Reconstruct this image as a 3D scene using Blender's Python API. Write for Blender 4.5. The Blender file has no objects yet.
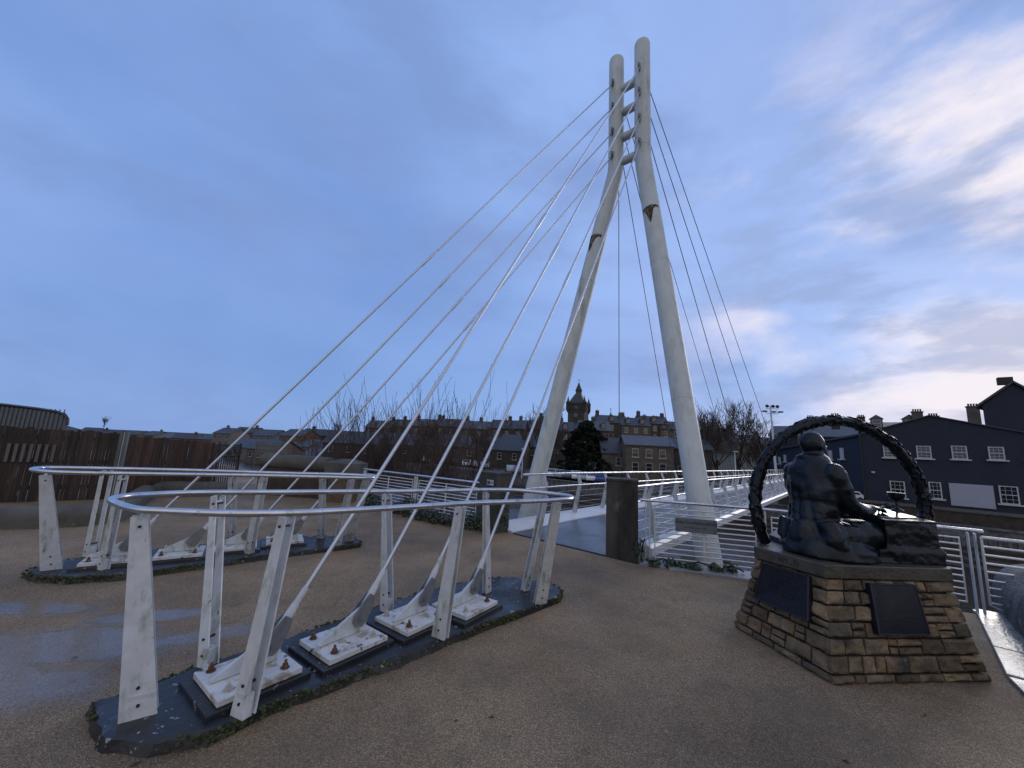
import bpy, bmesh, math, random
from math import sin, cos, pi, radians, sqrt, atan2
from mathutils import Vector, Matrix, noise
random.seed(7)
S = bpy.context.scene
COL = S.collection
# ------------------------------------------------------------------ camera
FPX = 385.0; TH = radians(9.2); RO = 0.05; H = 1.6
F_ = Vector((0, cos(TH), sin(TH))); U0 = Vector((0, -sin(TH), cos(TH))); R0 = Vector((1, 0, 0))
R_ = R0*cos(RO) + U0*sin(RO); U_ = U0*cos(RO) - R0*sin(RO)
CAM = Vector((0, 0, H))
cd = bpy.data.cameras.new('camera'); cam = bpy.data.objects.new('camera', cd); COL.objects.link(cam)
cd.sensor_width = 36; cd.lens = FPX*36/1024; cd.clip_start = 0.05; cd.clip_end = 4000
cam.matrix_world = Matrix.Translation(CAM) @ Matrix((R_, U_, -F_)).transposed().to_4x4()
S.camera = cam
def ray(px, py): return F_ + R_*((px-512)/FPX) + U_*((384-py)/FPX)
def atz(px, py, z=0.0):
    d = ray(px, py); return CAM + d*((z-H)/d.z)
def aty(px, py, Y):
    d = ray(px, py); return CAM + d*(Y/d.y)
def hor(px): return 446.4 + .05*(px-512)
def gx(px, Y): return aty(px, hor(px), Y).x
# river frame: n runs along the bank, d across the river (the way the bridge goes)
AN = radians(41); D_ = Vector((sin(AN), cos(AN), 0)); N_ = Vector((cos(AN), -sin(AN), 0))
def W(s, t, z=0.0): return N_*s + D_*t + Vector((0, 0, z))

# ------------------------------------------------------------------ mesh builder
class MB:
    def __init__(s): s.v = []; s.f = []; s.m = []; s.sm = []
    def add(s, vs, fs, mi=0, smooth=False):
        o = len(s.v); s.v += [tuple(v) for v in vs]
        for f in fs: s.f.append(tuple(i+o for i in f)); s.m.append(mi); s.sm.append(smooth)
    def box(s, c, size, rot=None, mi=0, top=(1, 1)):
        hx, hy, hz = (x/2 for x in size); c = Vector(c); tx, ty = top
        vs = [Vector((x*hx*(tx if z > 0 else 1), y*hy*(ty if z > 0 else 1), z*hz)) for z in (-1, 1) for y in (-1, 1) for x in (-1, 1)]
        if rot is not None: vs = [rot @ v for v in vs]
        s.add([c+v for v in vs], [(0,2,3,1),(4,5,7,6),(0,1,5,4),(2,6,7,3),(0,4,6,2),(1,3,7,5)], mi)
    def tube(s, pts, r, n=8, closed=False, mi=0, caps=True):
        pts = [Vector(p) for p in pts]; k = len(pts)
        rs = r if isinstance(r, (list, tuple)) else [r]*k
        up = None; rings = []
        for i in range(k):
            if closed: t = pts[(i+1) % k]-pts[i-1]
            else: t = pts[min(i+1, k-1)]-pts[max(i-1, 0)]
            if t.length < 1e-9: t = Vector((0, 0, 1))
            t.normalize()
            if up is None:
                a = Vector((0, 0, 1)) if abs(t.z) < .9 else Vector((1, 0, 0))
                up = (a - t*a.dot(t)).normalized()
            else:
                u2 = up - t*up.dot(t)
                up = u2.normalized() if u2.length > 1e-6 else up
            b = t.cross(up)
            rings.append([pts[i] + (up*cos(2*pi*j/n) + b*sin(2*pi*j/n))*rs[i] for j in range(n)])
        vs = [v for rg in rings for v in rg]; fs = []
        for i in range(k if closed else k-1):
            i2 = (i+1) % k
            for j in range(n):
                fs.append((i*n+j, i*n+(j+1) % n, i2*n+(j+1) % n, i2*n+j))
        s.add(vs, fs, mi, True)
        if caps and not closed:
            s.add(rings[0], [tuple(range(n))[::-1]], mi); s.add(rings[-1], [tuple(range(n))], mi)
    def prism(s, poly, z0, z1, mi=0, inset=0.0):
        n = len(poly); c = sum((Vector((p[0], p[1], 0)) for p in poly), Vector())/n
        lo = [(p[0], p[1], z0) for p in poly]
        hi = []
        for p in poly:
            q = Vector((p[0], p[1], 0)); dv = (c-q); q = q + (dv.normalized()*inset if dv.length > 0 else dv); hi.append((q.x, q.y, z1))
        s.add(lo+hi, [tuple(range(n))[::-1], tuple(range(n, 2*n))] + [(i, (i+1) % n, n+(i+1) % n, n+i) for i in range(n)], mi)
    def extrude(s, poly3, vec, mi=0):
        n = len(poly3); a = [Vector(p) for p in poly3]; b = [p+Vector(vec) for p in a]
        s.add(a+b, [tuple(range(n))[::-1], tuple(range(n, 2*n))] + [(i, (i+1) % n, n+(i+1) % n, n+i) for i in range(n)], mi)
    def lathe(s, c, prof, n=12, mi=0, axis=None):
        c = Vector(c); M = axis.normalized().to_track_quat('Z', 'Y').to_matrix() if axis is not None else Matrix.Identity(3)
        vs = []; k = len(prof)
        for (r, z) in prof:
            for j in range(n): vs.append(c + M @ Vector((r*cos(2*pi*j/n), r*sin(2*pi*j/n), z)))
        fs = [(i*n+j, i*n+(j+1) % n, (i+1)*n+(j+1) % n, (i+1)*n+j) for i in range(k-1) for j in range(n)]
        s.add(vs, fs, mi, True)
        s.add(vs[:n], [tuple(range(n))[::-1]], mi); s.add(vs[-n:], [tuple(range(n))], mi)
    def mesh(s, name, mats):
        me = bpy.data.meshes.new(name); me.from_pydata(s.v, [], s.f)
        for m in (mats if isinstance(mats, (list, tuple)) else [mats]): me.materials.append(m)
        me.polygons.foreach_set('material_index', s.m); me.polygons.foreach_set('use_smooth', s.sm)
        bm = bmesh.new(); bm.from_mesh(me); bmesh.ops.recalc_face_normals(bm, faces=bm.faces); bm.to_mesh(me); bm.free()
        me.update(); return me
    def build(s, name, mats, parent=None, bevel=0):
        me = s.mesh(name, mats)
        o = bpy.data.objects.new(name, me); COL.objects.link(o)
        if parent is not None:
            o.parent = parent
            o.matrix_parent_inverse = parent_world(parent).inverted()
        if bevel:
            b = o.modifiers.new('bevel', 'BEVEL'); b.width = bevel; b.segments = 2; b.limit_method = 'ANGLE'; b.angle_limit = radians(40)
        return o
def parent_world(p):
    m = Matrix.Translation(p.location) @ p.rotation_euler.to_matrix().to_4x4()
    if p.parent: m = parent_world(p.parent) @ p.matrix_parent_inverse @ m
    return m
def tag(o, label=None, cat=None, group=None, kind=None):
    if label: o['label'] = label
    if cat: o['category'] = cat
    if group: o['group'] = group
    if kind: o['kind'] = kind
    return o
def thing(name, loc, label, cat, group=None):
    o = bpy.data.objects.new(name, None); COL.objects.link(o); o.location = loc; o.empty_display_size = .2
    return tag(o, label, cat, group)
def copy_tree(o, parent=None):
    c = o.copy(); COL.objects.link(c)
    if parent is not None: c.parent = parent
    for ch in list(o.children): copy_tree(ch, c)
    return c
def Rz(a): return Matrix.Rotation(a, 3, 'Z')

# ------------------------------------------------------------------ materials
def mat(name, base, rough=.6, metal=0., var=.15, scale=6., bump=0., bscale=40., spots=None, island=0., rvar=0., spec=None, stretch=None):
    """spots: list of (colour, noise scale, threshold, softness, stretch z)"""
    m = bpy.data.materials.new(name); m.use_nodes = True; nt = m.node_tree; N = nt.nodes; L = nt.links
    b = N['Principled BSDF']; b.inputs['Roughness'].default_value = rough; b.inputs['Metallic'].default_value = metal
    if spec is not None: b.inputs['Specular IOR Level'].default_value = spec
    tc = N.new('ShaderNodeTexCoord'); src = tc.outputs['Object']
    if stretch:
        mp = N.new('ShaderNodeMapping'); mp.inputs['Scale'].default_value = stretch; L.new(src, mp.inputs[0]); src0 = mp.outputs[0]
    else: src0 = src
    nz = N.new('ShaderNodeTexNoise'); nz.inputs['Scale'].default_value = scale; nz.inputs['Detail'].default_value = 6; L.new(src0, nz.inputs['Vector'])
    mr = N.new('ShaderNodeMapRange'); mr.inputs[1].default_value = .3; mr.inputs[2].default_value = .7
    mr.inputs[3].default_value = 1-var; mr.inputs[4].default_value = 1+var; L.new(nz.outputs['Fac'], mr.inputs[0])
    mul = N.new('ShaderNodeVectorMath'); mul.operation = 'SCALE'; mul.inputs[0].default_value = base[:3]; L.new(mr.outputs[0], mul.inputs['Scale'])
    col = mul.outputs[0]
    if island:
        g = N.new('ShaderNodeNewGeometry'); r2 = N.new('ShaderNodeMapRange'); r2.inputs[3].default_value = 1-island; r2.inputs[4].default_value = 1+island
        L.new(g.outputs['Random Per Island'], r2.inputs[0]); m2 = N.new('ShaderNodeVectorMath'); m2.operation = 'SCALE'
        L.new(col, m2.inputs[0]); L.new(r2.outputs[0], m2.inputs['Scale']); col = m2.outputs[0]
    for (c, sc, th, so, stz) in (spots or []):
        mp = N.new('ShaderNodeMapping'); mp.inputs['Scale'].default_value = (1, 1, stz); L.new(src, mp.inputs[0])
        n2 = N.new('ShaderNodeTexNoise'); n2.inputs['Scale'].default_value = sc; n2.inputs['Detail'].default_value = 8; n2.inputs['Roughness'].default_value = .65; L.new(mp.outputs[0], n2.inputs['Vector'])
        r3 = N.new('ShaderNodeMapRange'); r3.inputs[1].default_value = th; r3.inputs[2].default_value = th+so; L.new(n2.outputs['Fac'], r3.inputs[0])
        mx = N.new('ShaderNodeMix'); mx.data_type = 'RGBA'; L.new(r3.outputs[0], mx.inputs[0]); L.new(col, mx.inputs[6]); mx.inputs[7].default_value = (*c, 1); col = mx.outputs[2]
    L.new(col, b.inputs['Base Color'])
    if rvar:
        r4 = N.new('ShaderNodeMapRange'); r4.inputs[1].default_value = .35; r4.inputs[2].default_value = .65; r4.inputs[3].default_value = max(.03, rough-rvar); r4.inputs[4].default_value = min(1, rough+rvar)
        n3 = N.new('ShaderNodeTexNoise'); n3.inputs['Scale'].default_value = scale*.6; n3.inputs['Detail'].default_value = 5; L.new(src0, n3.inputs['Vector']); L.new(n3.outputs['Fac'], r4.inputs[0]); L.new(r4.outputs[0], b.inputs['Roughness'])
    if bump:
        n4 = N.new('ShaderNodeTexNoise'); n4.inputs['Scale'].default_value = bscale; n4.inputs['Detail'].default_value = 8; L.new(src0, n4.inputs['Vector'])
        bp = N.new('ShaderNodeBump'); bp.inputs['Strength'].default_value = 1.; bp.inputs['Distance'].default_value = bump; L.new(n4.outputs['Fac'], bp.inputs['Height']); L.new(bp.outputs[0], b.inputs['Normal'])
    return m
def emit(name, c, st):
    m = bpy.data.materials.new(name); m.use_nodes = True; b = m.node_tree.nodes['Principled BSDF']
    b.inputs['Base Color'].default_value = (*c, 1); b.inputs['Emission Color'].default_value = (*c, 1); b.inputs['Emission Strength'].default_value = st; return m
GREEN = (.10, .13, .07); DIRT = (.05, .045, .035); RUST = (.16, .055, .02)
M = {}
M['mast'] = mat('mast_paint', (.47, .515, .53), .5, var=.08, scale=3, spots=[((.30, .345, .30), 6, .52, .3, .35), ((.14, .15, .10), 45, .66, .06, .4), ((.16, .19, .14), 2.6, .58, .14, .10), ((.14, .09, .05), 14, .70, .03, .15)], bump=.002, bscale=60)
M['railbar'] = mat('pale_railing_paint', (.58, .60, .62), .35, .2, var=.1, scale=8)
M['post'] = mat('galvanised_white_paint', (.50, .525, .55), .42, var=.10, scale=12, spots=[((.24, .29, .24), 10, .53, .14, .35), ((.09, .09, .07), 26, .645, .06, .4), ((.22, .12, .06), 12, .66, .08, .25), (RUST, 60, .70, .03, 1)], rvar=.1, bump=.0008, bscale=120)
M['steel'] = mat('stainless_tube', (.54, .56, .60), .27, .95, var=.14, scale=9, rvar=.12, spots=[((.24, .23, .21), 14, .58, .14, 1), ((.12, .10, .08), 40, .67, .06, 1)])
M['rod'] = mat('stay_rod_steel', (.50, .53, .58), .38, .85, var=.06, scale=20)
M['cable'] = mat('stay_cable', (.10, .105, .12), .45, .7, var=.2, scale=60)
M['clevis'] = mat('cast_socket_grey', (.20, .21, .22), .5, .5, var=.15, scale=30)
M['plate'] = mat('white_base_plate', (.55, .56, .56), .45, var=.08, scale=10, spots=[((.30, .26, .20), 7, .53, .1, 1), ((.05, .045, .035), 13, .60, .05, 1), ((.24, .12, .05), 18, .63, .07, 1), (RUST, 30, .68, .04, 1)], bump=.001, bscale=80)
M['rust'] = mat('rusty_bolt', (.13, .06, .035), .75, .3, var=.4, scale=60, spots=[((.45, .42, .38), 60, .60, .05, 1)])
M['galv'] = mat('pale_bolt', (.50, .47, .42), .5, .5, var=.25, scale=60, spots=[(RUST, 60, .58, .05, 1)])
M['plinth'] = mat('wet_dark_concrete', (.014, .015, .018), .40, var=.35, scale=3, rvar=.16, bump=.006, bscale=14, spots=[((.34, .34, .32), 22, .63, .025, 1), ((.20, .21, .20), 8, .68, .03, 1)])
M['moss'] = mat('moss', (.040, .050, .018), .95, var=.5, scale=18, island=.4, bump=.01, bscale=70)
M['pillar'] = mat('dark_weathered_granite', (.045, .045, .041), .8, var=.3, scale=4, spots=[((.010, .010, .010), 2.2, .46, .16, .25), ((.10, .095, .08), 5, .62, .1, .4), ((.30, .30, .27), 50, .72, .03, 1)], bump=.006, bscale=30)
M['coping'] = mat('wet_stone_coping', (.24, .25, .25), .24, var=.25, scale=4, rvar=.12, spots=[((.08, .08, .07), 9, .58, .1, 1)], bump=.004, bscale=30)
M['conc'] = mat('weathered_concrete', (.075, .074, .066), .8, var=.25, scale=2.2, spots=[((.05, .05, .04), 3, .52, .15, .6), ((.16, .16, .145), 9, .62, .1, 1), ((.05, .065, .03), 5, .62, .1, 1)], bump=.01, bscale=25)
M['concgrey'] = mat('smooth_grey_concrete', (.11, .112, .115), .75, var=.4, scale=2.2, spots=[((.035, .035, .035), 4, .50, .15, .6), ((.32, .33, .33), 12, .60, .08, 1), ((.30, .31, .31), 40, .64, .05, 1)], bump=.02, bscale=30)
M['deckblue'] = mat('wet_deck_surface', (.042, .046, .058), .30, var=.2, scale=1.5, rvar=.16, bump=.0015, bscale=180, spots=[((.10, .11, .13), 3, .6, .1, 1)])
M['edge'] = mat('white_edge_beam', (.56, .59, .62), .4, var=.06, scale=3, spots=[((.36, .37, .35), 6, .6, .12, 1)])
M['under'] = mat('deck_underside', (.09, .07, .055), .8, var=.3, scale=3)
M['wood'] = mat('weathered_fence_board', (.034, .022, .016), .8, var=.35, scale=4, island=.4, stretch=(4, 4, .5), bump=.004, bscale=20, spots=[((.12, .12, .11), 5, .62, .1, .3)])
M['redwood'] = mat('reddish_fence_board', (.042, .022, .015), .8, var=.35, scale=5, island=.45, stretch=(4, 4, .5), bump=.004, bscale=20)
M['greymetal'] = mat('grey_metal_cladding', (.10, .115, .13), .5, .3, var=.12, scale=3)
M['black'] = mat('black_paint', (.012, .012, .014), .5, var=.2)
M['bronze'] = mat('dark_bronze', (.010, .014, .020), .34, .6, var=.45, scale=5, rvar=.12, spots=[((.024, .040, .052), 5, .56, .18, .5), ((.006, .006, .007), 9, .62, .1, 1)], bump=.006, bscale=22)
M['plaque'] = mat('dark_bronze_plaque', (.012, .014, .022), .5, .5, var=.2, scale=20, bump=.001, bscale=100)
M['letter'] = mat('raised_bronze_lettering', (.035, .04, .052), .45, .6, var=.1)
M['sand'] = mat('sandstone_blocks', (.128, .094, .058), .8, var=.35, scale=7, island=.6, spots=[((.05, .045, .035), 5, .50, .16, 1), ((.14, .075, .045), 2.6, .60, .08, 1), ((.20, .18, .13), 10, .64, .08, 1), ((.045, .055, .025), 12, .66, .06, 1)], bump=.02, bscale=22)
M['mortar'] = mat('dark_mortar', (.022, .019, .015), .95, var=.3, scale=20, bump=.01, bscale=40)
M['capstone'] = mat('wet_capstone', (.055, .050, .040), .42, var=.3, scale=8, rvar=.14, spots=[((.03, .035, .025), 9, .55, .1, 1)], bump=.004, bscale=40)
M['darkglass'] = mat('dark_window_glass', (.012, .014, .018), .08, var=.1, spec=.8)
M['white'] = mat('white_paint', (.40, .41, .43), .5, var=.05)
M['dullframe'] = mat('dull_painted_frame', (.30, .30, .29), .6)
M['bluewall'] = mat('dark_blue_render', (.009, .015, .030), .75, var=.14, scale=.7, spots=[((.018, .022, .034), 1.2, .6, .1, .5)], bump=.01, bscale=6)
M['brownwall'] = mat('brown_rubble_wall', (.045, .034, .028), .9, var=.3, scale=3, bump=.03, bscale=8)
M['garage'] = mat('pale_grey_shutter', (.30, .33, .40), .5, var=.05)
M['slate'] = mat('wet_slate', (.036, .040, .050), .55, var=.2, scale=1.5, bump=.02, bscale=6)
M['slate2'] = mat('grey_blue_slate', (.060, .068, .082), .5, var=.2, scale=1.5, bump=.02, bscale=6)
M['stoneA'] = mat('brown_grey_ashlar', (.068, .054, .042), .9, var=.35, scale=1.3, bump=.03, bscale=5, spots=[((.03, .026, .022), .8, .52, .12, .6)])
M['stoneB'] = mat('dark_sooty_stone', (.038, .033, .030), .9, var=.35, scale=1.3, bump=.03, bscale=5)
M['stoneC'] = mat('grey_stone', (.085, .073, .062), .9, var=.25, scale=1.3, bump=.03, bscale=5)
M['brick'] = mat('orange_brown_brick', (.11, .06, .04), .9, var=.25, scale=2, bump=.02, bscale=9)
M['render'] = mat('grey_render', (.12, .115, .11), .9, var=.2, scale=1)
M['church'] = mat('dark_church_stone', (.045, .044, .040), .9, var=.3, scale=.6)
M['bark'] = mat('bark', (.038, .030, .025), .9, var=.3, scale=8)
M['twig'] = mat('reddish_twig', (.050, .032, .028), .8, var=.3, scale=3)
M['twigb'] = mat('brown_twig', (.060, .046, .036), .85, var=.3, scale=.8)
M['ivy'] = mat('ivy_leaf', (.018, .038, .016), .6, var=.5, scale=6, island=.5)
M['conifer'] = mat('conifer_needles', (.008, .014, .010), .95, var=.4, scale=.6, island=.45, spec=.15)
M['redpanel'] = mat('red_barrier_panel', (.42, .035, .04), .55, var=.12)
M['blackrail'] = mat('dark_rail', (.03, .03, .032), .5, .4)
M['signgrey'] = mat('grey_name_board', (.13, .15, .17), .5, .2, var=.06)
M['signblue'] = mat('blue_sign', (.02, .04, .2), .5)
M['lamp'] = mat('floodlight_housing', (.02, .02, .025), .4)
M['pole'] = mat('pale_pole', (.50, .58, .60), .45, .2, var=.08)
CARC = {'white': (.62, .64, .66), 'silver': (.34, .36, .39), 'black': (.015, .015, .018), 'blue': (.03, .07, .2), 'red': (.30, .02, .02), 'grey': (.09, .095, .10)}
for k, c in CARC.items(): M['car_'+k] = mat('car_paint_'+k, c, .22, .1, var=.02)
M['tyre'] = mat('tyre', (.012, .012, .012), .8)

def ground_mat():
    m = bpy.data.materials.new('resin_gravel_path'); m.use_nodes = True; nt = m.node_tree; N = nt.nodes; L = nt.links; b = N['Principled BSDF']; b.inputs['Specular IOR Level'].default_value = .62
    tc = N.new('ShaderNodeTexCoord'); P = tc.outputs['Object']
    def nz(sc, de=4, ro=.5, v=None):
        n = N.new('ShaderNodeTexNoise'); n.inputs['Scale'].default_value = sc; n.inputs['Detail'].default_value = de; n.inputs['Roughness'].default_value = ro; L.new(v or P, n.inputs['Vector']); return n.outputs['Fac']
    def mr(x, a, c, d, e):
        r = N.new('ShaderNodeMapRange'); r.inputs[1].default_value = a; r.inputs[2].default_value = c; r.inputs[3].default_value = d; r.inputs[4].default_value = e; L.new(x, r.inputs[0]); return r.outputs[0]
    def mix(f, a, c):
        x = N.new('ShaderNodeMix'); x.data_type = 'RGBA'; L.new(f, x.inputs[0])
        for i, q in ((6, a), (7, c)):
            if isinstance(q, tuple): x.inputs[i].default_value = (*q, 1)
            else: L.new(q, x.inputs[i])
        return x.outputs[2]
    vo = N.new('ShaderNodeTexVoronoi'); vo.inputs['Scale'].default_value = 230; L.new(P, vo.inputs['Vector'])
    sep = N.new('ShaderNodeSeparateColor'); L.new(vo.outputs['Color'], sep.inputs[0])
    cr = N.new('ShaderNodeValToRGB'); L.new(sep.outputs[0], cr.inputs[0]); e = cr.color_ramp.elements
    e[0].color = (.10, .070, .044, 1); e[1].color = (.52, .44, .34, 1); e[1].position = 1
    for p, c in ((.3, (.185, .122, .064, 1)), (.62, (.285, .195, .107, 1)), (.88, (.38, .275, .165, 1))): x = e.new(p); x.color = c
    big = mr(nz(.7, 7, .6), .34, .66, .60, 1.18)
    sc = N.new('ShaderNodeVectorMath'); sc.operation = 'SCALE'; L.new(cr.outputs[0], sc.inputs[0]); L.new(big, sc.inputs['Scale'])
    col = mix(mr(nz(5, 8, .7), .60, .72, 0, .55), sc.outputs[0], (.035, .03, .024))
    col = mix(mr(nz(1.6, 10, .75), .52, .60, 0, .30), col, (.10, .085, .06))
    wv = N.new('ShaderNodeTexVoronoi'); wv.feature = 'DISTANCE_TO_EDGE'; wv.inputs['Scale'].default_value = .55; nd = N.new('ShaderNodeMix'); nd.data_type = 'VECTOR'; nd.inputs[0].default_value = .25
    nn = N.new('ShaderNodeTexNoise'); nn.inputs['Scale'].default_value = 1.7; nn.inputs['Detail'].default_value = 9; L.new(P, nn.inputs['Vector']); L.new(P, nd.inputs[4]); L.new(nn.outputs['Color'], nd.inputs[5]); L.new(nd.outputs[1], wv.inputs['Vector'])
    mc = N.new('ShaderNodeMath'); mc.operation = 'MULTIPLY'; L.new(mr(wv.outputs['Distance'], .0, .006, 1, 0), mc.inputs[0]); L.new(mr(nz(.9, 3), .58, .66, 0, .45), mc.inputs[1])
    col = mix(mc.outputs[0], col, (.035, .028, .02))
    # standing water: a shallow hollow near the left plinths
    def ell(px, py, rx, ry, an):
        mp = N.new('ShaderNodeMapping'); mp.vector_type = 'TEXTURE'; mp.inputs['Location'].default_value = (px, py, 0); mp.inputs['Rotation'].default_value = (0, 0, an); mp.inputs['Scale'].default_value = (rx, ry, 1)
        L.new(P, mp.inputs[0]); ln = N.new('ShaderNodeVectorMath'); ln.operation = 'LENGTH'; L.new(mp.outputs[0], ln.inputs[0]); return mr(ln.outputs['Value'], 0, 1.5, 1, -.5)
    w = None
    for a in PUD:
        x = ell(*a)
        if w is None: w = x
        else:
            mm = N.new('ShaderNodeMath'); mm.operation = 'MAXIMUM'; L.new(w, mm.inputs[0]); L.new(x, mm.inputs[1]); w = mm.outputs[0]
    ad = N.new('ShaderNodeMath'); ad.operation = 'ADD'; L.new(w, ad.inputs[0]); L.new(mr(nz(2.2, 6, .6), 0, 1, -.55, .55), ad.inputs[1])
    wet = mr(ad.outputs[0], .06, .36, 0, 1)
    dk = N.new('ShaderNodeVectorMath'); dk.operation = 'SCALE'; dk.inputs['Scale'].default_value = .62; L.new(col, dk.inputs[0])
    col = mix(wet, col, dk.outputs[0]); L.new(col, b.inputs['Base Color'])
    damp = mr(nz(.9, 6, .6), .35, .65, .62, .84)
    sp_ = mr(wet, 0, 1, .5, 1.0); L.new(sp_, b.inputs['Specular IOR Level'])
    mx = N.new('ShaderNodeMix'); L.new(wet, mx.inputs[0]); L.new(damp, mx.inputs[2]); mx.inputs[3].default_value = .07; L.new(mx.outputs[0], b.inputs['Roughness'])
    bp = N.new('ShaderNodeBump'); bp.inputs['Distance'].default_value = .005
    st = mr(wet, 0, 1, 1, .12); L.new(st, bp.inputs['Strength']); L.new(vo.outputs['Distance'], bp.inputs['Height']); bp.invert = True
    L.new(bp.outputs[0], b.inputs['Normal'])
    return m
PUD = []
for (px, py, rx, ry, an) in ((60, 645, 1.05, .36, .15), (-30, 690, .8, .40, 0), (215, 634, .60, .16, .45), (150, 616, .6, .16, .3), (30, 608, .8, .18, .1)):
    q = atz(px, py, 0); PUD.append((q.x, q.y, rx, ry, an))
M['path'] = ground_mat()
M['terrain'] = mat('damp_earth_and_scrub', (.035, .032, .022), .95, var=.5, scale=.5, bump=.08, bscale=3, spots=[((.02, .028, .012), .25, .5, .1, 1)])
M['bed'] = mat('river_shingle', (.030, .025, .020), .7, var=.5, scale=1.4, bump=.12, bscale=2.4)
M['water'] = mat('brown_river_water', (.030, .022, .015), .22, var=.3, scale=.5, bump=.06, bscale=2.5)
M['tarmac'] = mat('tarmac', (.05, .05, .052), .5, var=.2, scale=1)

# ------------------------------------------------------------------ setting: ground, path, river
def tedge(s):
    K = [(-60, 5.75), (-2.4, 5.75), (-1.3, 6.3), (1.0, 7.0), (2.6, 6.4), (60, 6.4)]
    for (a, b), (c, d) in zip(K, K[1:]):
        if s <= c: return b + (d-b)*(s-a)/(c-a)
    return K[-1][1]
def hgt(s, t):
    te = tedge(max(-59, min(59, s)))
    k = t - te
    if k < .35: return -.30
    if k < .45: return -.30 - (k-.35)*6
    if k < 2.5: return -.9 - (k-.45)*.2
    if k < 8: return -1.3 - (k-2.5)/5.5*4.2
    if t < 49.8: return -5.5
    if t < 50.2: return -3.2
    z = -3.2
    if s > 2 and t > 50.2: z = -3.2
    p = W(s, t); a = p.x/max(p.y, 1)
    g = max(0., min(1., (a+.55)/.55)); g = g*g*(3-2*g)
    if t > 75: z += min(1, (t-75)/110)*(12.0*g + .5*(1-g))
    if t > 190: z += (t-190)*.014*g
    return z
ss = [-900, -500, -300, -200, -150, -120, -100, -80, -60, -45, -32, -24, -18] + [-15+i*.8 for i in range(30)] + [10, 14, 20, 30, 45, 60, 90, 140, 200, 300, 500, 900]
ts = [-900, -200, -60, -20, -8, -3] + [i*.5 for i in range(0, 11)] + [5.6+i*.15 for i in range(20)] + [9+i for i in range(0, 8)] + [18, 22, 26, 30, 35, 40, 45, 49.79, 49.8, 50.2, 50.25] + [52, 55, 60, 65, 70, 75, 80, 90, 100, 115, 130, 150, 170, 190, 220, 260, 320, 400, 600, 900, 1500]
mb = MB(); vs = []
for s in ss:
    for t in ts:
        z = hgt(s, t)
        if 8 < t < 49: z += (noise.noise(Vector((s*.2, t*.2, 0))))*.35
        elif t > 55: z += noise.noise(Vector((s*.03, t*.03, 4)))*.6
        vs.append(W(s, t, z))
nt_ = len(ts)
mb.add(vs, [(i*nt_+j, (i+1)*nt_+j, (i+1)*nt_+j+1, i*nt_+j+1) for i in range(len(ss)-1) for j in range(nt_-1)], 0, True)
tag(mb.build('ground', M['terrain']), kind='structure')
# path: plateau of buff bonded gravel
pl = [W(-40, tedge(-40)), W(-2.4, 5.75), W(-1.3, 6.3), W(.65, 6.9)]
kin = [atz(985, 617), atz(1024, 690)]
pl += [Vector((5.40, 4.62, 0)), Vector((3.95, 3.16, 0)), Vector((3.0, 1.9, 0)), Vector((2.6, 0, 0)), Vector((3.0, -9, 0)), Vector((-30, -9, 0))]
mb = MB(); mb.prism([(p.x, p.y) for p in pl], -.28, 0)
tag(mb.build('path', M['path']), kind='structure')
mb = MB(); mb.add([W(-400, 17, -5.44), W(400, 17, -5.44), W(400, 46, -5.44), W(-400, 46, -5.44)], [(0, 1, 2, 3)])
tag(mb.build('river_water', M['water']), kind='structure')
mb = MB(); mb.add([W(-70, 51, -3.10), W(5, 51, -3.10), W(5, 74, -3.10), W(-70, 74, -3.10)], [(0, 1, 2, 3)])
tag(mb.build('car_park', M['tarmac']), kind='structure')

# ------------------------------------------------------------------ cable anchor plinths, guard rails
def smooth_closed(pts, it=2):
    for _ in range(it):
        q = []
        for i in range(len(pts)):
            a, b = pts[i], pts[(i+1) % len(pts)]; q += [a*.75+b*.25, a*.25+b*.75]
        pts = q
    return pts
def rail_and_posts(ring_px, h, posts, which, slabz=.065):
    g = thing('guard_rail', (0, 0, 0), which[0], 'guard rail', 'guard rails round the stay anchors')
    pts = smooth_closed([atz(x, y, h) for x, y in ring_px], 2)
    g.location = (sum(p.x for p in pts)/len(pts), sum(p.y for p in pts)/len(pts), slabz)
    m = MB(); m.tube(pts, .021, 12, closed=True); m.build('handrail', M['steel'], g)
    for (bx, by, tx, ty, ang, wb, wt, gap) in posts:
        b = atz(bx, by, slabz); rv = atz(tx, ty, h-.02)
        top = Vector((rv.x, rv.y, h-.022))
        u = Vector((cos(ang), sin(ang), 0)); w = Vector((-sin(ang), cos(ang), 0)); m = MB()
        for sg in (-1, 1):
            off = w*sg*gap/2; th = w*.010*sg
            a0 = b+off-u*wb/2; a1 = b+off+u*wb/2; c1 = top+off+u*wt/2-Vector((0, 0, .02)); c0 = top+off-u*wt/2-Vector((0, 0, .02))
            m.extrude([a0, a1, c1, c0], th)
        # spacers joining the two flats, foot lug, saddle to the rail
        for f in (.06, .95):
            c = b.lerp(top, f)-Vector((0, 0, .01)); m.tube([c-w*(gap/2+.012), c+w*(gap/2+.012)], .012, 8)
        m.tube([top-w*(gap/2+.008)-Vector((0, 0, .03)), top], .011, 6); m.tube([top+w*(gap/2+.008)-Vector((0, 0, .03)), top], .011, 6)
        m.box(b+Vector((0, 0, .05)), (wb*.7, gap*.9, .12), Rz(ang))
        po = m.build('post', M['post'], g)
        for f in (.06, .14, .93):
            c = b.lerp(top, f); m = MB()
            m.tube([c-w*(gap/2+.017), c+w*(gap/2+.017)], .008, 8)
            m.build('bolt', M['black'], po)
    return g
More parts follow.
